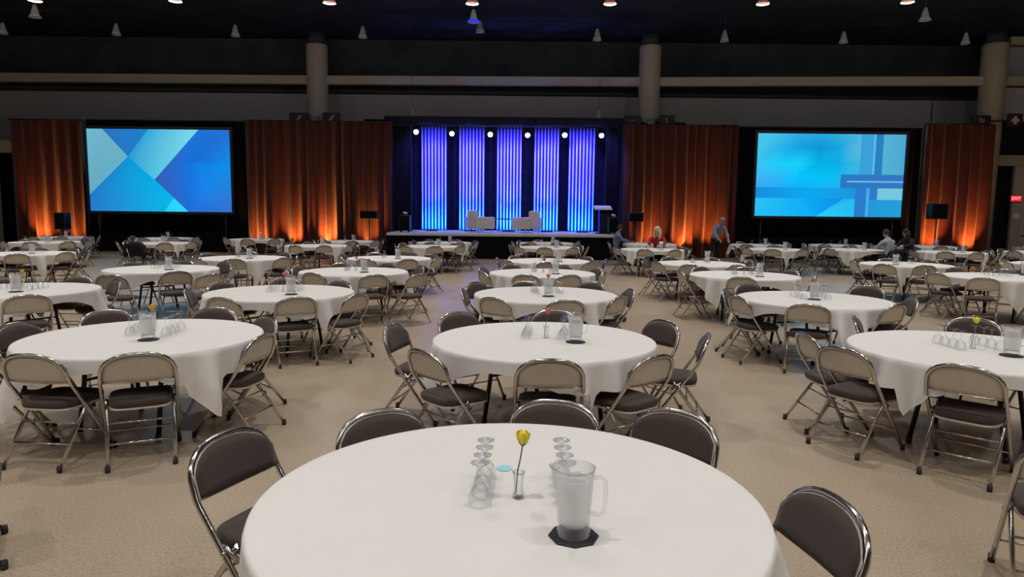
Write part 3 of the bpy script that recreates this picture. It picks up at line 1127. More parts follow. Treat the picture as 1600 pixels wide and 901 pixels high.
def place_chair(x, y, face, label, group=None):
    """face: heading of the sitter in radians, 0 = +x"""
    d = y
    lv = 0 if d < 10.3 else 1 if d < 17 else 2
    if lv not in USED:
        USED.add(lv)
        o = CHAIR[lv]
    else:
        o = copy_tree(CHAIR[lv])
    o.location = (x, y, 0)
    o.rotation_euler = (0, 0, face - PI / 2)
    tag(o, label, 'chair', group)
    N_CHAIR[0] += 1
    return o


def chair_back_at(x, y, face, label, group=None):
    """x, y: where the top of the backrest is"""
    return place_chair(x + 0.235 * math.cos(face), y + 0.235 * math.sin(face), face, label, group)


# ------------------------------------------------------------------ tables
TH = 0.745
TR = 0.905


def cloth_mesh(corner, seed, seats=(), half=1.0, cap=0.50, near=0.27):
    rr = random.Random(seed)
    n = 168
    mb = MB()
    rings = []
    top = [0.02, 0.3, 0.6, 0.8, 0.88, 0.905]
    for r in top:
        rings.append([(r * math.cos(2 * PI * k / n), r * math.sin(2 * PI * k / n), TH) for k in range(n)])
    rings.append([(0.914 * math.cos(2 * PI * k / n), 0.914 * math.sin(2 * PI * k / n), TH - 0.004) for k in range(n)])
    fo = [rr.uniform(0, 6) for _ in range(4)]
    steps = 9
    for j in range(1, steps + 1):
        s_ = j / steps
        ring = []
        for k in range(n):
            th = 2 * PI * k / n
            a = th - corner
            ext = half / max(abs(math.cos(a - PI / 4)), abs(math.sin(a - PI / 4)))
            L = min(ext - TR, cap + 0.02 * math.sin(5 * th + seed))
            for sa, sr in seats:                     # the cloth rests on a seat pushed under it
                df = abs((th - sa + PI) % (2 * PI) - PI)
                reach = near if sr < 1.22 else 0.2 if sr < 5 else 0.38
                lim = 0.212 if sr < 1.30 else (9 if sr < 5 else 0.085)
                L = min(L, lim + max(0.0, df - reach) * 5.0)
            q_ = (a + PI / 4) % (PI / 2) - PI / 4            # angle from the nearest corner
            cn = math.exp(-(q_ / 0.30) ** 2)
            drop = L * s_
            fold = math.cos(q_ * 20 + fo[0]) * (0.5 + 0.5 * cn) + 0.5 * math.sin(th * 23 + fo[1])
            amp = (0.017 + 0.052 * cn) * min(1.0, drop / 0.3)
            rad = 0.919 + drop * 0.02 + 0.03 * cn * drop + amp * (fold + 0.4)
            if rad < 0.919:
                rad = 0.919
            ring.append((rad * math.cos(th), rad * math.sin(th), TH - 0.006 - drop))
        rings.append(ring)
    o = mb.quadgrid([p for r_ in rings for p in r_], n, len(rings), closed_u=True, flip=True)
    mb.f.append(tuple(range(o, o + n)))
    mb.sm.append(True)
    return mb


def make_table():
    root = empty('round_table')
    mb = MB()
    mb.lathe([(0.89, TH - 0.045), (0.903, TH - 0.04), (0.903, TH - 0.008), (0.89, TH - 0.003)], n=48)
    mb.build('table_top', M['table_wood'], root)
    for s_ in (-1, 1):
        for t_ in (-1, 1):
            mb = MB()
            mb.tube([(s_ * 0.36, t_ * 0.24, TH - 0.05), (s_ * 0.37, t_ * 0.26, 0.4), (s_ * 0.38, t_ * 0.32, 0.02)], 0.019, 10)
            mb.lathe([(0.022, 0), (0.024, 0.02), (0.021, 0.05)], (s_ * 0.38, t_ * 0.32, 0), 10)
            mb.build('leg', M['black_metal'], root)
        mb = MB()
        mb.tube([(s_ * 0.37, -0.26, 0.4), (s_ * 0.37, 0.26, 0.4)], 0.011, 8)
        mb.tube([(s_ * 0.37, 0, 0.4), (s_ * 0.08, 0, TH - 0.05)], 0.009, 8)
        mb.build('leg_brace', M['black_metal'], root)
    remember(root)
    return root


TABLE = make_table()
T_USED = [0]

# things on the tables (prototypes)


def goblet_mesh(n=20):
    mb = MB()
    # upside down: rim on the cloth, foot in the air
    mb.lathe([(0.0405, 0.0), (0.0405, 0.012), (0.0385, 0.034), (0.033, 0.055), (0.021, 0.071), (0.008, 0.082), (0.0055, 0.095), (0.0055, 0.135),
              (0.009, 0.147), (0.022, 0.152), (0.033, 0.154), (0.034, 0.157), (0.02, 0.160), (0.002, 0.161)], n=n, cap0=False, cap1=True)
    return mb


GOBLET = [goblet_mesh(24).mesh('goblet', M['glass']), goblet_mesh(10).mesh('goblet', M['glass'])]


def pitcher_proto(level):
    root = empty('water_pitcher')
    n = 32 if level == 0 else 16
    mb = MB()
    mb.lathe([(0.055, 0.0), (0.057, 0.006), (0.053, 0.012), (0.055, 0.02), (0.051, 0.03), (0.0525, 0.06), (0.058, 0.14), (0.064, 0.215), (0.067, 0.226),
              (0.0645, 0.226), (0.061, 0.21), (0.055, 0.13), (0.05, 0.05), (0.048, 0.036), (0.001, 0.034)], n=n)
    # spout: pull the rim out on one side
    for i, (x, y, z) in enumerate(mb.v):
        if z > 0.19 and x < -0.045:
            mb.v[i] = (x - 0.018 * (z - 0.19) / 0.036 * max(0, 1 - (y / 0.03) ** 2), y, z)
    mb.build('pitcher_body', M['pitcher'], root)
    mb = MB()
    mb.tube([(0.062, 0, 0.196), (0.085, 0, 0.200), (0.098, 0, 0.188), (0.101, 0, 0.16), (0.099, 0, 0.11), (0.094, 0, 0.085), (0.08, 0, 0.074), (0.055, 0, 0.078)],
            0.0065, 8)
    mb.build('handle', M['pitcher'], root)
    remember(root)
    return root


PITCHER = {0: pitcher_proto(0), 1: pitcher_proto(1)}
P_USED = set()


def water_mesh(n):
    mb = MB()
    mb.lathe([(0.001, 0.036), (0.043, 0.037), (0.0455, 0.06), (0.050, 0.13), (0.0545, 0.186), (0.04, 0.188), (0.001, 0.188)], n=n, cap0=False, cap1=False)
    r2 = random.Random(4)
    for k in range(6):
        a = k * 1.05 + 0.3
        rr = 0.03 if k else 0.0
        mb.box((rr * math.cos(a), rr * math.sin(a), 0.188 + r2.uniform(-0.006, 0.006)), (0.024, 0.022, 0.02), r2.uniform(0, 3), 0.003)
    return mb


WATER = [water_mesh(28).mesh('ice_water', M['water']), water_mesh(16).mesh('ice_water', M['water'])]


def oct_mesh():
    mb = MB()
    mb.lathe([(0.080, 0.0), (0.082, 0.002), (0.082, 0.006), (0.079, 0.008)], n=8)
    mb.sm = [False] * len(mb.sm)
    return mb.mesh('coaster', M['coaster'])


COASTER = oct_mesh()


def vase_mesh():
    mb = MB()
    mb.lathe([(0.021, 0.0), (0.0225, 0.004), (0.0215, 0.012), (0.017, 0.03), (0.0165, 0.055), (0.019, 0.085), (0.0235, 0.10), (0.0215, 0.10), (0.017, 0.085), (0.0145, 0.055), (0.015, 0.03), (0.018, 0.012), (0.001, 0.010)], n=20)
    return mb.mesh('bud_vase', M['vase_glass'])


VASE = vase_mesh()
ROSEM = {}


def rose_proto(colname, col):
    root = empty('rose')
    mb = MB()
    mb.tube([(-0.010, 0, 0.014), (-0.006, 0.002, 0.06), (-0.004, 0, 0.10), (0.006, 0, 0.15), (0.013, 0, 0.198)], 0.0026, 8)
    mb.build('stem', M['stem'], root)
    cx, cz = 0.014, 0.20
    m = mat('rose_petals_' + colname, col, 0.6, noise=0.18, nscale=60)
    mb = MB()
    # core bud plus wrapped petals
    mb.lathe([(0.004, 0.0), (0.013, 0.006), (0.018, 0.018), (0.018, 0.032), (0.013, 0.046), (0.006, 0.052), (0.001, 0.05)], (cx, 0, cz), 16)
    r2 = random.Random(3)
    for k in range(7):
        a0 = k * 2.4
        tilt = 1.0 + 0.14 * (k / 7)
        pts = []
        for j in range(6):
            v = j / 5
            for i in range(7):
                u = -1 + 2 * i / 6
                a = a0 + u * 0.75 * math.sin(0.35 + v * 2.4)
                r = (0.008 + 0.0145 * math.sin(0.2 + v * 1.9) * tilt) + 0.0035 * (k % 3) * v ** 2
                z = cz + 0.002 + 0.048 * v - 0.004 * u * u * v
                pts.append((cx + r * math.cos(a), r * math.sin(a), z))
        mb.quadgrid(pts, 7, 6)
    mb.build('blossom', m, root)
    mb = MB()
    for k in range(5):
        a = k * 2 * PI / 5
        pts = []
        for j in range(5):
            v = j / 4
            for i in (-1, 0, 1):
                wv = 0.005 * (1 - v) * i
                r = 0.005 + 0.016 * math.sin(v * 1.5)
                pts.append((cx + r * math.cos(a) - wv * math.sin(a), r * math.sin(a) + wv * math.cos(a), cz - 0.004 + 0.022 * v))
        mb.quadgrid(pts, 3, 5)
    mb.build('sepals', M['stem'], root)
    remember(root)
    return root


ROSE_COL = {'yellow': (0.95, 0.72, 0.05), 'amber': (0.85, 0.42, 0.02), 'pink': (0.9, 0.17, 0.25), 'coral': (0.70, 0.16, 0.09), 'red': (0.5, 0.07, 0.09), 'orange': (0.75, 0.22, 0.06)}
ROSES, R_USED = {}, set()


def simple(name, me, loc, label, cat, rz=0.0, group=None, kind=None):
    o = bpy.data.objects.new(name, me)
    C.objects.link(o)
    o.location = loc
    o.rotation_euler = (0, 0, rz)
    return tag(o, label, cat, group, kind)


def put_pitcher(x, y, z, rz, td, lev):
    simple('coaster', COASTER, (x, y, z), 'black octagonal coaster under the pitcher on %s' % td, 'coaster', rz + 0.2)
    lv = 0 if lev == 0 else 1
    if lv not in P_USED:
        P_USED.add(lv)
        o = PITCHER[lv]
    else:
        o = copy_tree(PITCHER[lv])
    o.location = (x, y, z + 0.008)
    o.rotation_euler = (0, 0, rz)
    tag(o, 'clear plastic water pitcher on %s' % td, 'pitcher', 'water pitchers on the tables')
    simple('ice_water', WATER[lv], (x, y, z + 0.008), 'ice water filling the pitcher on %s' % td, 'water', rz, kind='stuff')


def put_rose(x, y, z, color, td):
    simple('bud_vase', VASE, (x, y, z), 'slim clear bud vase on %s' % td, 'vase')
    if color not in ROSES:
        ROSES[color] = rose_proto(color, ROSE_COL[color])
        o = ROSES[color]
    else:
        o = copy_tree(ROSES[color])
    o.location = (x, y, z + 0.001)
    o.rotation_euler = (0, 0, 0)
    tag(o, '%s rose standing in a bud vase on %s' % (color, td), 'rose')


def put_goblets(cx, cy, z, side, td, n=4, ang=0.0, lv=0, dy=0.092, two=False):
    for k in range(n):
        lx, ly = 0.0, (k - (n - 1) / 2) * dy
        x = cx + lx * math.cos(ang) - ly * math.sin(ang) + rnd.uniform(-.006, .006)
        y = cy + lx * math.sin(ang) + ly * math.cos(ang)
        simple('goblet', GOBLET[lv], (x, y, z), '%s upturned goblet, %s row, %s' % (ORD[k], side, td), 'goblet', rnd.uniform(0, 3),
               'upturned goblets on %s' % td)


SLOTS = ['near', 'near-right', 'right', 'far-right', 'far', 'far-left', 'left', 'near-left']


def slot_names(angs):
    """give each chair angle (degrees round the table, -90 = towards the camera) its own place name, in order"""
    idx = sorted(range(len(angs)), key=lambda i: (angs[i] + 112.5) % 360)
    best, bo = 1e9, 0
    n = len(idx)
    if n == 8:
        for o in range(-1, 2):
            s_ = 0
            for j, i in enumerate(idx):
                dd = ((angs[i] + 90) - ((j + o) % 8) * 45 + 180) % 360 - 180
                s_ += dd * dd
            if s_ < best:
                best, bo = s_, o
        return {i: SLOTS[(j + bo) % 8] for j, i in enumerate(idx)}
    out, used = {}, set()
    for i in idx:
        k = round(((angs[i] + 90) % 360) / 45) % 8
        while k in used:
            k = (k + 1) % 8
        used.add(k)
        out[i] = SLOTS[k]
    return out


TABLES = []


def table(key, x, y, desc, corner, chairs, rose=None, pit='d', gob=8, top=True, lap=()):
    """chairs: list of (px, py[, facing degrees]) backrest tops, or list of ('a', angle, radius[, facing])"""
    o = TABLE if T_USED[0] == 0 else copy_tree(TABLE)
    T_USED[0] += 1
    o.location = (x, y, 0)
    o.rotation_euler = (0, 0, R(corner + 20))
    tag(o, 'round banquet table under white cloth, %s' % desc, 'table', 'round banquet tables')
    pos = []
    for c_ in chairs:
        if c_[0] == 'a':
            a, r = R(c_[1]), c_[2]
            f = R(c_[3]) if len(c_) > 3 else a + PI
        else:
            p = atz(c_[0], c_[1], 0.80)
            dx, dy = p.x - x, p.y - y
            a, r = math.atan2(dy, dx), math.hypot(dx, dy)
            r = max(r, 1.06)
            f = R(c_[2]) if len(c_) > 2 else a + PI
        pos.append((a, r, f))
    nm = slot_names([math.degrees(p[0]) for p in pos])
    seats = [(p[0], p[1]) for p in pos] + [(R(q_), 9.0) for q_ in lap]
    if key not in ('T1', 'T2', 'LT', 'RT', 'T3', 'R2', 'L2'):
        corner = max(range(0, 90, 5), key=lambda c0: sum(min([abs((R(c0 + q_) - sa + PI) % (2 * PI) - PI) for sa, _ in seats] + [0.45]) for q_ in (0, 90, 180, 270)))
    co = cloth_mesh(R(corner), sum(map(ord, key)), seats, near=0.24 if key == 'RT' else 0.31).build('tablecloth', M['cloth'], None, (x, y, 0))
    tag(co, 'white square cloth draped over %s' % desc, 'tablecloth', 'white tablecloths')
    for i, (a, r, f) in enumerate(pos):
        cx, cy = x + r * math.cos(a), y + r * math.sin(a)
        chair_back_at(cx, cy, f, 'grey padded folding chair, %s seat at %s' % (nm[i], desc), 'folding chairs at %s' % desc)
    TABLES.append((key, x, y, desc))
    if not top:
        return
    lv = 0 if y < 7 else 1
    vx, vy = x + 0.02, y + 0.06
    if pit == 'd':
        pit = (x + 0.22, y - 0.2)
    if pit:
        put_pitcher(pit[0], pit[1], TH, R(-15) + rnd.uniform(-.6, .6), desc, lv)
    if rose:
        put_rose(vx, vy, TH, rose, desc)
    if gob:
        n = gob // 2
        put_goblets(vx - 0.155, vy + 0.06, TH, 'left', desc, n, rnd.uniform(-.2, .2), lv)
        put_goblets(vx + 0.155, vy + 0.06, TH, 'right', desc, n, rnd.uniform(-.2, .2), lv)


def ring(phase, n=8, r=1.12, skip=(), jit=2.5, seed=0):
    rr = random.Random(seed)
    return [('a', phase + 360 / n * k + rr.uniform(-jit, jit), r + rr.uniform(-.03, .12)) for k in range(n) if k not in skip]


# --- the near table, everything measured
T1 = (0.0, 2.444)
table('T1', *T1, 'the nearest table, first of the middle column', -10,
      [(352, 677), (592, 643), (868, 627), (1060, 643), (1304, 779, 190)], top=False)
D1 = 'the nearest table'
for k, (u, v) in enumerate(((750, 788), (754, 774), (757, 760), (759, 747))):
    p = atz(u, v, TH)
    simple('goblet', GOBLET[0], (p.x, p.y, TH), '%s upturned clear goblet of the row left of the yellow rose, nearest table' % ORD[k], 'goblet', 0, 'upturned goblets on the nearest table')
for k, (u, v) in enumerate(((885, 788), (881, 774), (878, 760), (876, 747))):
    p = atz(u, v, TH)
    simple('goblet', GOBLET[0], (p.x, p.y, TH), '%s upturned clear goblet of the row behind the pitcher, nearest table' % ORD[k], 'goblet', 0, 'upturned goblets on the nearest table')
p = atz(896, 838, TH)
put_pitcher(p.x, p.y, TH, R(-12), D1, 0)
p = atz(810, 777, TH)
put_rose(p.x, p.y, TH, 'yellow', D1)
p = atz(788, 732, TH)
mb = MB()
mb.lathe([(0.031, 0.0), (0.033, 0.001), (0.033, 0.004), (0.031, 0.005)], n=26)
o = mb.build('paper_coaster', M['pale_blue'], None, (p.x, p.y, TH))
tag(o, 'small pale blue round coaster lying beside the goblets on the nearest table', 'coaster')

table('T2', 0.268, 5.66, 'the second table of the middle column', -68,
      [(612, 507), (659, 547), (858, 553), (1026, 556), (1106, 522, 166), ('a', 31, 1.34, 211), (714, 488), (866, 485)], rose='pink', pit=(0.52, 5.53))
table('LT', -3.016, 5.62, 'the first table of the left column', -35,
      [(215, 549, 116), (65, 549, 84), (388, 521), (419, 494), (337, 481), (165, 485), (22, 505), ('a', 212, 1.15)], rose='amber', pit=tuple(atz(232, 531, TH)[:2]))
table('RT', 3.667, 5.393, 'the first table of the right column', -155,
      [(1315, 543, 30), (1258, 521, 2), ('a', 233, 1.06, 44), (1522, 497), (1336, 495, -28), ('a', 18, 1.1), ('a', -32, 1.1)], rose='yellow', pit=tuple(atz(1580, 556, TH)[:2]))
table('T3', 0.432, 8.84, 'the third table of the middle column', -45,
      [(770, 465), (881, 467), (963, 462), (985, 452), (722, 451), (742, 441), (822, 441), (925, 441)], rose='coral', pit=tuple(atz(857, 463, TH)[:2]))
table('R2', 3.775, 8.607, 'the second table of the right column', -90,
      [(1265, 472), (1177, 462), (1385, 474), (1133, 452), (1168, 443), (1358, 447), (1427, 465)], rose='orange', pit=tuple(atz(1272, 468, TH)[:2]))
table('L2', -2.945, 8.748, 'the second table of the left column', -45,
      [(462, 463), (345, 465), (572, 449), (560, 459), (343, 441), (515, 441), ('a', 106, 1.25), ('a', 195, 1.1)], rose='pink', pit=tuple(atz(455, 460, TH)[:2]))
# --- the rest
table('T4', 0.522, 11.98, 'the fourth table of the middle column', -20, [(821, 429), (888, 429)] + ring(-20, 8, skip=(6, 7), seed=4), rose='red')
table('T5', 0.787, 14.96, 'the fifth table of the middle column', 10, ring(-95, 8, seed=5))
table('T6', 1.10, 20.9, 'the sixth table of the middle column', -10, ring(-100, 8, skip=(4,), seed=6), gob=4)
table('T7', 1.17, 23.9, 'the last table of the middle column', 20, ring(-120, 8, skip=(4,), seed=7), gob=4)
table('L3', -2.73, 11.9, 'the third table of the left column', -60, [(585, 429), ('a', -112, 1.12), (655, 428)] + ring(28, 8, skip=(4, 5, 6, 7), seed=8, r=1.1) + [('a', 204, 1.12)], rose='orange')
table('L4', -2.72, 15.3, 'the fourth table of the left column', -50, ring(-105, 8, seed=9))
table('L5', -2.42, 20.8, 'the fifth table of the left column', -40, ring(-80, 8, seed=10), gob=4)
table('L6', -2.31, 23.4, 'the last table of the left column', -30, ring(-60, 8, seed=11), gob=4)
table('A', -6.26, 8.7, 'the first table of the outer left column', -50, [(42, 461), (182, 437), ('a', -97, 1.1)] + ring(88, 8, skip=(4, 5, 6, 7), seed=12), rose='amber', pit=tuple(atz(25, 456, TH)[:2]))
table('B', -6.09, 12.0, 'the second table of the outer left column', -70, [(276, 424), (172, 430), (330, 428)] + ring(10, 8, skip=(4, 5, 6, 7), seed=13), rose='red')
table('D', -5.81, 14.9, 'the third table of the outer left column', -30, ring(-75, 8, seed=14), rose='amber')
table('E', -5.79, 20.5, 'the fourth table of the outer left column', -50, ring(-110, 8, skip=(4,), seed=15), gob=4)
table('F', -5.59, 23.6, 'the last table of the outer left column', -25, ring(-70, 8, skip=(3, 4), seed=16), gob=4)
table('C', -10.99, 15.7, 'the first table of the far left column', -40, ring(-65, 8, seed=17))
table('G', -10.7, 21.0, 'the second table of the far left column', -20, [('a', -98, 1.1)] + ring(-55, 8, skip=(4, 7), seed=18), gob=4, rose=None)
table('H', -9.0, 24.4, 'the last table of the far left column', -60, ring(-85, 8, skip=(3, 4, 5), seed=19), gob=4)
table('I', -14.1, 20.9, 'the first table of the leftmost column', -35, ring(-75, 8, skip=(4,), seed=20), gob=4)
table('J', -12.3, 24.5, 'the last table of the leftmost column', -15, ring(-95, 8, skip=(3, 4, 5), seed=21), gob=4)
table('K', -15.8, 24.4, 'the rearmost table before the far left red curtain', -70, ring(-65, 8, skip=(3, 4, 5), seed=22), gob=4)
table('K2', -17.3, 21.0, 'the table at the extreme left edge', -70, ring(-45, 8, skip=(3, 4, 5), seed=36), gob=4)
table('R3', 4.02, 11.95, 'the third table of the right column', -30, [(1160, 431), (1063, 424)] + [('a', 115, 1.15), ('a', 70, 1.15), ('a', 25, 1.1), ('a', -30, 1.15)], pit=tuple(atz(1187, 432, TH)[:2]), rose='yellow')
table('R4', 4.0, 14.7, 'the fourth table of the right column', -10, ring(-115, 8, seed=24), pit=tuple(atz(1105, 408, TH)[:2]))
table('R5', 4.1, 20.3, 'the fifth table of the right column', -130, [('a', -112, 1.1), ('a', -66, 1.1), ('a', -22, 1.1), ('a', 20, 1.15), ('a', 70, 1.5), ('a', 150, 1.15), ('a', 195, 1.15)], gob=4, lap=(70,))
table('R6', 4.75, 24.0, 'the last table of the right column', -45, [('a', 182, 1.44), ('a', 110, 1.15), ('a', 50, 1.15), ('a', -10, 1.15)], gob=4, lap=(182,))
table('S1', 8.63, 12.18, 'the first table of the outer right column', -80, [(1463, 426, 22), (1538, 434, 62), ('a', -85, 1.12)] + ring(-40, 8, skip=(5, 6, 7), seed=25), rose='yellow', pit=tuple(atz(1600, 430, TH)[:2]))
table('S2', 8.6, 15.1, 'the second table of the outer right column', -100, [('a', 222, 1.25), ('a', 259, 1.1), ('a', -56, 1.12), ('a', -10, 1.1), ('a', 35, 1.12), ('a', 80, 1.15), ('a', 125, 1.12), ('a', 174, 1.12)], pit=tuple(atz(1399, 413.5, TH)[:2]))
table('S3', 8.05, 21.2, 'the third table of the outer right column', -60, ring(-115, 8, seed=27), gob=4)
table('S4', 8.5, 24.1, 'the last table of the outer right column', -30, ring(-80, 8, skip=(5, 6), seed=28), gob=4)
table('U1', 12.43, 15.7, 'the first table of the far right column', -50, ring(-100, 8, seed=29))
table('U2', 10.6, 21.5, 'the second table of the far right column', -40, [('a', -62, 1.42, 108)] + ring(-15, 8, skip=(6, 7), seed=30), gob=4, lap=(-62,))
table('U3', 13.05, 20.6, 'the third table of the far right column', -20, ring(-85, 8, skip=(4, 5), seed=31), gob=8)
table('U4', 11.5, 24.6, 'the last table of the far right column', -70, ring(-90, 8, skip=(3, 4, 5), seed=32), gob=4)
table('V1', 16.0, 21.0, 'the first table of the rightmost column', -45, ring(-70, 8, seed=33), gob=4)
table('V2', 14.7, 24.6, 'the last table of the rightmost column', -35, ring(-100, 8, skip=(3, 4, 5), seed=34), gob=4)
table('V3', 18.6, 24.2, 'the rearmost table before the far right red curtain', -35, ring(-75, 8, skip=(3, 4, 5), seed=35), gob=4)
# stray chairs at the frame's lower corners
p, a = atz(7, 889, 0.0), R(36)
fwd, lft = Vector((math.cos(a), math.sin(a), 0)), Vector((-math.sin(a), math.cos(a), 0))
p = p - fwd * 0.25 + lft * 0.235
place_chair(p.x, p.y, a, 'folding chair cut off by the lower left corner, only one leg shows')
p = atz(1700, 700, 0.8)
chair_back_at(p.x, p.y, R(62), 'folding chair cut off by the lower right edge, its leg and frame corner show')


# ------------------------------------------------------------------ jackets on chair backs
def jacket(x, y, face, label, m=None):
    """hung over a chair back whose top is at x, y"""
    root = empty('jacket', (x, y, 0), face - PI / 2, label=label, cat='jacket')
    mb = MB()
    nu, nv = 20, 12
    pts = []
    for j in range(nv):
        t = j / (nv - 1)
        for i in range(nu):
            u = -1 + 2 * i / (nu - 1)
            wv = 0.265 + 0.02 * math.sin(i)
            # front hem -> over the top -> back hem
            s_ = (t - 0.5) * 2
            zt = 0.825 - 0.09 * abs(u) ** 3
            z = zt - abs(s_) ** 1.3 * (0.42 if s_ > 0 else 0.30)
            yy = (0.045 * math.copysign(min(1, abs(s_) * 4) ** 0.7, -s_)) + (0.035 * math.sin(i * 0.9) * abs(s_)) - (0.10 * abs(s_) * 0 if s_ > 0 else 0)
            slope = (0.80 - z) * 0.38
            pts.append((u * wv, yy + slope - 0.01, z))
    mb.quadgrid(pts, nu, nv)
    o = mb.build('body_cloth', m or M['navy'], root)
    sd_ = o.modifiers.new('thickness', 'SOLIDIFY')
    sd_.thickness = 0.018
    for s_ in (-1, 1):
        mb = MB()
        mb.tube([(s_ * 0.22, -0.03, 0.78), (s_ * 0.275, -0.075, 0.70), (s_ * 0.285, -0.07, 0.55), (s_ * 0.27, -0.06, 0.38)], [0.05, 0.055, 0.05, 0.042], 10)
        mb.build('sleeve', m or M['navy'], root)
    return root


a = R(-98)
jacket(-10.7 + 1.10 * math.cos(a), 21.0 + 1.10 * math.sin(a), a + PI, 'black jacket hung over a chair back among the far left tables')
a = R(-62)
jacket(10.6 + 1.42 * math.cos(a), 21.5 + 1.42 * math.sin(a), R(108), 'dark jacket hung over the chair of the seated man in pale blue shirt')


# ------------------------------------------------------------------ people
def skin_obj(name, verts, edges, radii, material, parent, root_i=0, sub=2):
    me = bpy.data.meshes.new(name)
    me.from_pydata(verts, edges, [])
    me.materials.append(material)
    o = bpy.data.objects.new(name, me)
    C.objects.link(o)
    o.parent = parent
    md = o.modifiers.new('skin', 'SKIN')
    md.use_smooth_shade = True
    sv = me.skin_vertices[0].data
    for i, r_ in enumerate(radii):
        sv[i].radius = r_ if isinstance(r_, tuple) else (r_, r_)
    sv[root_i].use_root = True
    ss = o.modifiers.new('smooth', 'SUBSURF')
    ss.levels = sub
    ss.render_levels = sub
    return o


def person(x, y, face, label, J, shirt, trousers, hair_col, skin=None, hair='short', sleeves=True):
    """J: joints in the sitter's frame (x right, y forward, z up)"""
    skin = skin or M['skin']
    root = empty('person', (x, y, 0), face - PI / 2, label=label, cat='person')
    V, E, Rr, idx = [], [], [], {}

    def add(k, p, r, par=None):
        idx[k] = len(V)
        V.append(tuple(p))
        Rr.append(r)
        if par is not None:
            E.append((idx[par], idx[k]))
    add('pel', J['pel'], 0.125)
    add('wst', J['wst'], 0.115, 'pel')
    add('chs', J['chs'], (0.145, 0.115), 'wst')
    add('nkb', J['nkb'], 0.072, 'chs')
    add('nk', J['nk'], 0.05, 'nkb')
    hd_ = Vector(J['hd'])
    up = (hd_ - Vector(J['nk'])).normalized()
    fw = Vector(J.get('look', (0, 1, 0))).normalized()
    add('jaw', hd_ - up * 0.055 + fw * 0.012, 0.062, 'nk')
    add('hd', hd_ + up * 0.01, 0.082, 'jaw')
    add('crn', hd_ + up * 0.075 - fw * 0.012, 0.066, 'hd')
    add('nose', hd_ + fw * 0.098 - up * 0.012, 0.012, 'hd')
    side = up.cross(fw).normalized()
    for s_, k in ((1, 'earl'), (-1, 'earr')):
        add(k, hd_ + side * s_ * 0.088 - up * 0.01, 0.014, 'hd')
    for s_ in (-1, 1):
        q = 'l' if s_ < 0 else 'r'
        add('sh' + q, J['sh' + q], 0.062, 'chs')
        add('el' + q, J['el' + q], 0.043, 'sh' + q)
        add('wr' + q, J['wr' + q], 0.028, 'el' + q)
        wr, el = Vector(J['wr' + q]), Vector(J['el' + q])
        d = (wr - el).normalized()
        sidev = d.cross(Vector((0, 0, 1)))
        if sidev.length < 0.2:
            sidev = d.cross(Vector((0, 1, 0)))
        sidev = sidev.normalized() * s_
        nrm = sidev.cross(d).normalized()
        if nrm.z > 0:
            nrm = -nrm
        add('pm' + q, wr + d * 0.055, (0.036, 0.02), 'wr' + q)
        for f_, off, ln in ((0, -0.030, 0.070), (1, -0.010, 0.080), (2, 0.010, 0.074), (3, 0.029, 0.058)):
            b0 = wr + d * 0.092 + sidev * off
            add('f%d%s' % (f_, q), b0, 0.0095, 'pm' + q)
            add('g%d%s' % (f_, q), b0 + d * ln * 0.55 + nrm * 0.012, 0.0085, 'f%d%s' % (f_, q))
            add('h%d%s' % (f_, q), b0 + d * ln * 0.85 + nrm * 0.034, 0.007, 'g%d%s' % (f_, q))
        add('t0' + q, wr + d * 0.045 - sidev * 0.045, 0.011, 'pm' + q)
        add('t1' + q, wr + d * 0.085 - sidev * 0.062 + nrm * 0.01, 0.009, 't0' + q)
        add('hp' + q, J['hp' + q], 0.095, 'pel')
        add('kn' + q, J['kn' + q], 0.062, 'hp' + q)
        add('an' + q, J['an' + q], 0.042, 'kn' + q)
        an = Vector(J['an' + q])
        ff = Vector(J.get('toe', (0, 1, 0))).normalized()
        add('to' + q, (an.x + ff.x * 0.15, an.y + ff.y * 0.15, 0.04), 0.03, 'an' + q)
    grown = skin_obj('body', V, E, Rr, skin, root)
    dg = bpy.context.evaluated_depsgraph_get()
    me = bpy.data.meshes.new_from_object(grown.evaluated_get(dg))
    bpy.data.objects.remove(grown)
    me.materials.clear()
    me.materials.append(skin)
    me.polygons.foreach_set('use_smooth', [True] * len(me.polygons))
    body = bpy.data.objects.new('body', me)
    C.objects.link(body)
    body.parent = root

    # every vertex of the body goes to the bone it lies on; a garment is the body's surface there, grown outwards
    bones = [(a_, b_, Vector(V[a_]), Vector(V[b_])) for a_, b_ in E]
    nm_ = {v_: k_ for k_, v_ in idx.items()}

    def rad(a_):
        r_ = Rr[a_]
        return max(r_) if isinstance(r_, tuple) else r_
    zone = []
    for v_ in me.vertices:
        best = None
        for a_, b_, pa, pb in bones:
            d = pb - pa
            t_ = max(0.0, min(1.0, (v_.co - pa).dot(d) / max(d.length_squared, 1e-9)))
            r_ = rad(a_) * (1 - t_) + rad(b_) * t_
            q_ = (v_.co - pa - d * t_).length / r_
            if best is None or q_ < best[0]:
                best = (q_, nm_[a_], nm_[b_], t_)
        zone.append(best[1:])

    def in_shirt(zn):
        a_, b_, t_ = zn
        if b_ in ('wst', 'chs', 'nkb'):
            return True
        if b_ == 'nk':
            return t_ < 0.45
        if b_[:2] in ('sh', 'el'):
            return True
        if b_[:2] == 'wr':
            return t_ < 0.93
        return b_[:2] == 'hp' and t_ < 0.25

    def in_trousers(zn):
        a_, b_, t_ = zn
        return b_[:2] in ('hp', 'kn') or (b_[:2] == 'an' and t_ < 0.97) or (b_ == 'wst' and t_ < 0.35)

    def in_shoe(zn):
        return zn[1][:2] == 'to' or (zn[1][:2] == 'an' and zn[2] > 0.9)

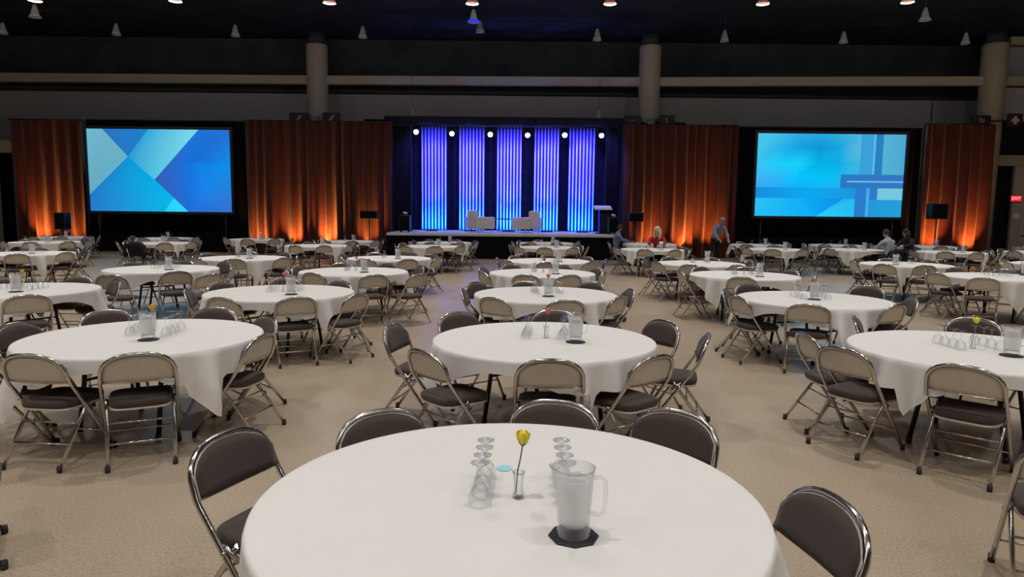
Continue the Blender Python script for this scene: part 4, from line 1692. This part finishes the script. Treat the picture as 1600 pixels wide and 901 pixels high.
    def garment(name, test, grow, m):
        ok = [test(z_) for z_ in zone]
        fs = [tuple(p.vertices) for p in me.polygons if all(ok[k_] for k_ in p.vertices)]
        ids = sorted({k_ for f_ in fs for k_ in f_})
        new_i = {k_: n_ for n_, k_ in enumerate(ids)}
        mb = MB()
        mb.v = [tuple(me.vertices[k_].co + me.vertices[k_].normal * grow) for k_ in ids]
        mb.f = [tuple(new_i[k_] for k_ in f_) for f_ in fs]
        mb.sm = [True] * len(fs)
        o_ = mb.build(name, m, root)
        sd_ = o_.modifiers.new('cloth', 'SOLIDIFY')
        sd_.thickness = 0.006
        sd_.offset = -1
        return o_
    garment('trousers', in_trousers, 0.011, trousers)
    garment('shirt', in_shirt, 0.017, shirt)
    garment('shoes', in_shoe, 0.014, M['rubber'])
    hm = mat('hair', hair_col, 0.7, noise=0.25, nscale=60)
    mb = MB()
    # cap of hair: part of an ellipsoid around the back and top of the head
    ctr = hd_ + up * 0.025 - fw * 0.012
    rot = Matrix((side, fw, up)).transposed()
    pts = []
    nu, nv = 20, 9
    for j in range(nv):
        t = j / (nv - 1)
        for i in range(nu):
            a_ = 2 * PI * i / nu
            front = math.sin(a_)
            low = (0.35 if front > 0.3 else -0.55 if hair == 'short' else -0.9) if True else 0
            low = -0.55 + (front > 0) * front * 0.95 if hair != 'long' else -0.8 + (front > 0) * front * 1.2
            el_ = low + (PI / 2 - low) * t
            el_ = min(el_, PI / 2 - 0.01)
            g = 1.0
            pts.append(ctr + rot @ Vector((0.092 * g * math.cos(el_) * math.cos(a_), 0.104 * g * math.cos(el_) * math.sin(a_), 0.112 * g * math.sin(el_))))
    mb.quadgrid(pts, nu, nv, closed_u=True)
    if hair == 'long':
        for k in range(9):
            a_ = PI + PI * k / 8
            o_ = rot @ Vector((0.085 * math.cos(a_), 0.095 * math.sin(a_), -0.02))
            b0 = ctr + o_
            dn = Vector((0, 0, -1))
            mb.tube([b0 + up * 0.02, b0 + o_ * 0.12 + dn * 0.09, b0 + o_ * 0.05 + dn * 0.18, b0 + dn * 0.26], [0.028, 0.036, 0.032, 0.012], 8)
    mb.build('hair', hm, root)
    for s_ in (-1, 1):
        mb = MB()
        c_ = hd_ + fw * 0.079 + side * s_ * 0.031 + up * 0.012
        mb.ball(c_, 0.009, 8, 6)
        mb.build('eye', M['rubber'], root)
    mb = MB()
    c_ = hd_ + fw * 0.076 - up * 0.055
    mb.ball(c_, (0.022, 0.01, 0.006), 10, 6)
    mb.build('mouth', mat('lips', (0.35, 0.12, 0.1), 0.5), root)
    return root


def sit(lean=0.1, arms='table', look=(0, 1, -0.15), hx=0.0):
    L = lean
    J = dict(pel=(0, 0.0, 0.57), wst=(0, 0.03 + L * 0.4, 0.75), chs=(hx * 0.6, 0.03 + L, 0.97), nkb=(hx * 0.8, 0.04 + L * 1.25, 1.10), nk=(hx, 0.06 + L * 1.35, 1.15),
             hd=(hx, 0.085 + L * 1.5, 1.27), look=look)
    for q, s_ in (('l', -1), ('r', 1)):
        J['sh' + q] = (s_ * 0.185 + hx * 0.5, 0.03 + L, 1.03)
        J['hp' + q] = (s_ * 0.10, 0.03, 0.55)
        J['kn' + q] = (s_ * 0.13, 0.44, 0.54)
        J['an' + q] = (s_ * 0.13, 0.42, 0.09)
        if arms == 'table':
            J['el' + q] = (s_ * 0.235, 0.15 + L, 0.88)
            J['wr' + q] = (s_ * 0.14, 0.36 + L, 0.845)
        else:
            J['el' + q] = (s_ * 0.245, 0.03 + L, 0.77)
            J['wr' + q] = (s_ * 0.15, 0.26, 0.70)
    return J


def cloth_col(name, c, n=0.12):
    return mat(name, c, 0.85, noise=n, nscale=18, bump=0.1)


SH_BLUE = cloth_col('blue_check_shirt', (0.16, 0.2, 0.33), 0.4)
SH_PALE = cloth_col('pale_blue_shirt', (0.42, 0.46, 0.55))
SH_GREY = cloth_col('lavender_grey_shirt', (0.27, 0.28, 0.38))
SH_RED = cloth_col('red_sweater', (0.42, 0.015, 0.03))
SH_DARK = cloth_col('black_top', (0.018, 0.014, 0.014))
TR_DARK = cloth_col('dark_trousers', (0.016, 0.016, 0.02))
# seat of each sitter: 0.2 m in front of the backrest top
a = R(182)
person(4.75 + 1.22 * math.cos(a), 24.0 + 1.22 * math.sin(a), a + PI, 'man in blue checked shirt seated sideways at the table before the stage', sit(0.06, 'table', (0.3, 1, -0.2)), SH_BLUE, TR_DARK, (0.03, 0.02, 0.015), M['skin_dark'])
a = R(70)
person(4.1 + 1.27 * math.cos(a), 20.3 + 1.27 * math.sin(a), a + PI, 'woman with blonde hair in red sweater leaning over the table near the curtain', sit(0.24, 'table', (0.5, 0.8, -0.5)), SH_RED, TR_DARK, (0.72, 0.60, 0.42), None, 'long')
a = R(-62)
person(10.6 + 1.2 * math.cos(a), 21.5 + 1.2 * math.sin(a), R(108), 'man in pale blue shirt seated with his back to view', sit(0.08, 'table', (0.15, 1, -0.15)), SH_PALE, TR_DARK, (0.035, 0.024, 0.018))
place_chair(12.62, 21.95, R(195), 'grey padded folding chair under the woman with long dark hair')
person(12.62, 21.93, R(195), 'woman with long dark hair and black top seated looking down', sit(0.12, 'table', (0.45, 1, -0.5)), SH_DARK, TR_DARK, (0.028, 0.013, 0.010), None, 'long')
J = dict(pel=(0, 0.0, 0.93), wst=(0, 0.06, 1.08), chs=(0, 0.20, 1.29), nkb=(0, 0.27, 1.42), nk=(0, 0.30, 1.455), hd=(0, 0.355, 1.555), look=(-0.1, 1, -0.5),
         shl=(-0.19, 0.20, 1.34), shr=(0.19, 0.20, 1.34), ell=(-0.24, 0.34, 1.09), wrl=(-0.17, 0.50, 0.93), elr=(0.25, 0.30, 1.08), wrr=(0.2, 0.46, 0.93),
         hpl=(-0.1, 0.0, 0.9), hpr=(0.1, 0.0, 0.9), knl=(-0.11, 0.05, 0.5), knr=(0.11, 0.03, 0.5), anl=(-0.12, -0.02, 0.09), anr=(0.12, -0.02, 0.09))
c = aty(1136, 370, 24.3)
person(c.x - 0.36, 24.5, R(-68), 'man in lavender grey shirt standing bent over chairs and table', J, SH_GREY, TR_DARK, (0.32, 0.27, 0.24))
print('chairs', N_CHAIR[0], 'tables', len(TABLES), 'objects', len(bpy.data.objects))
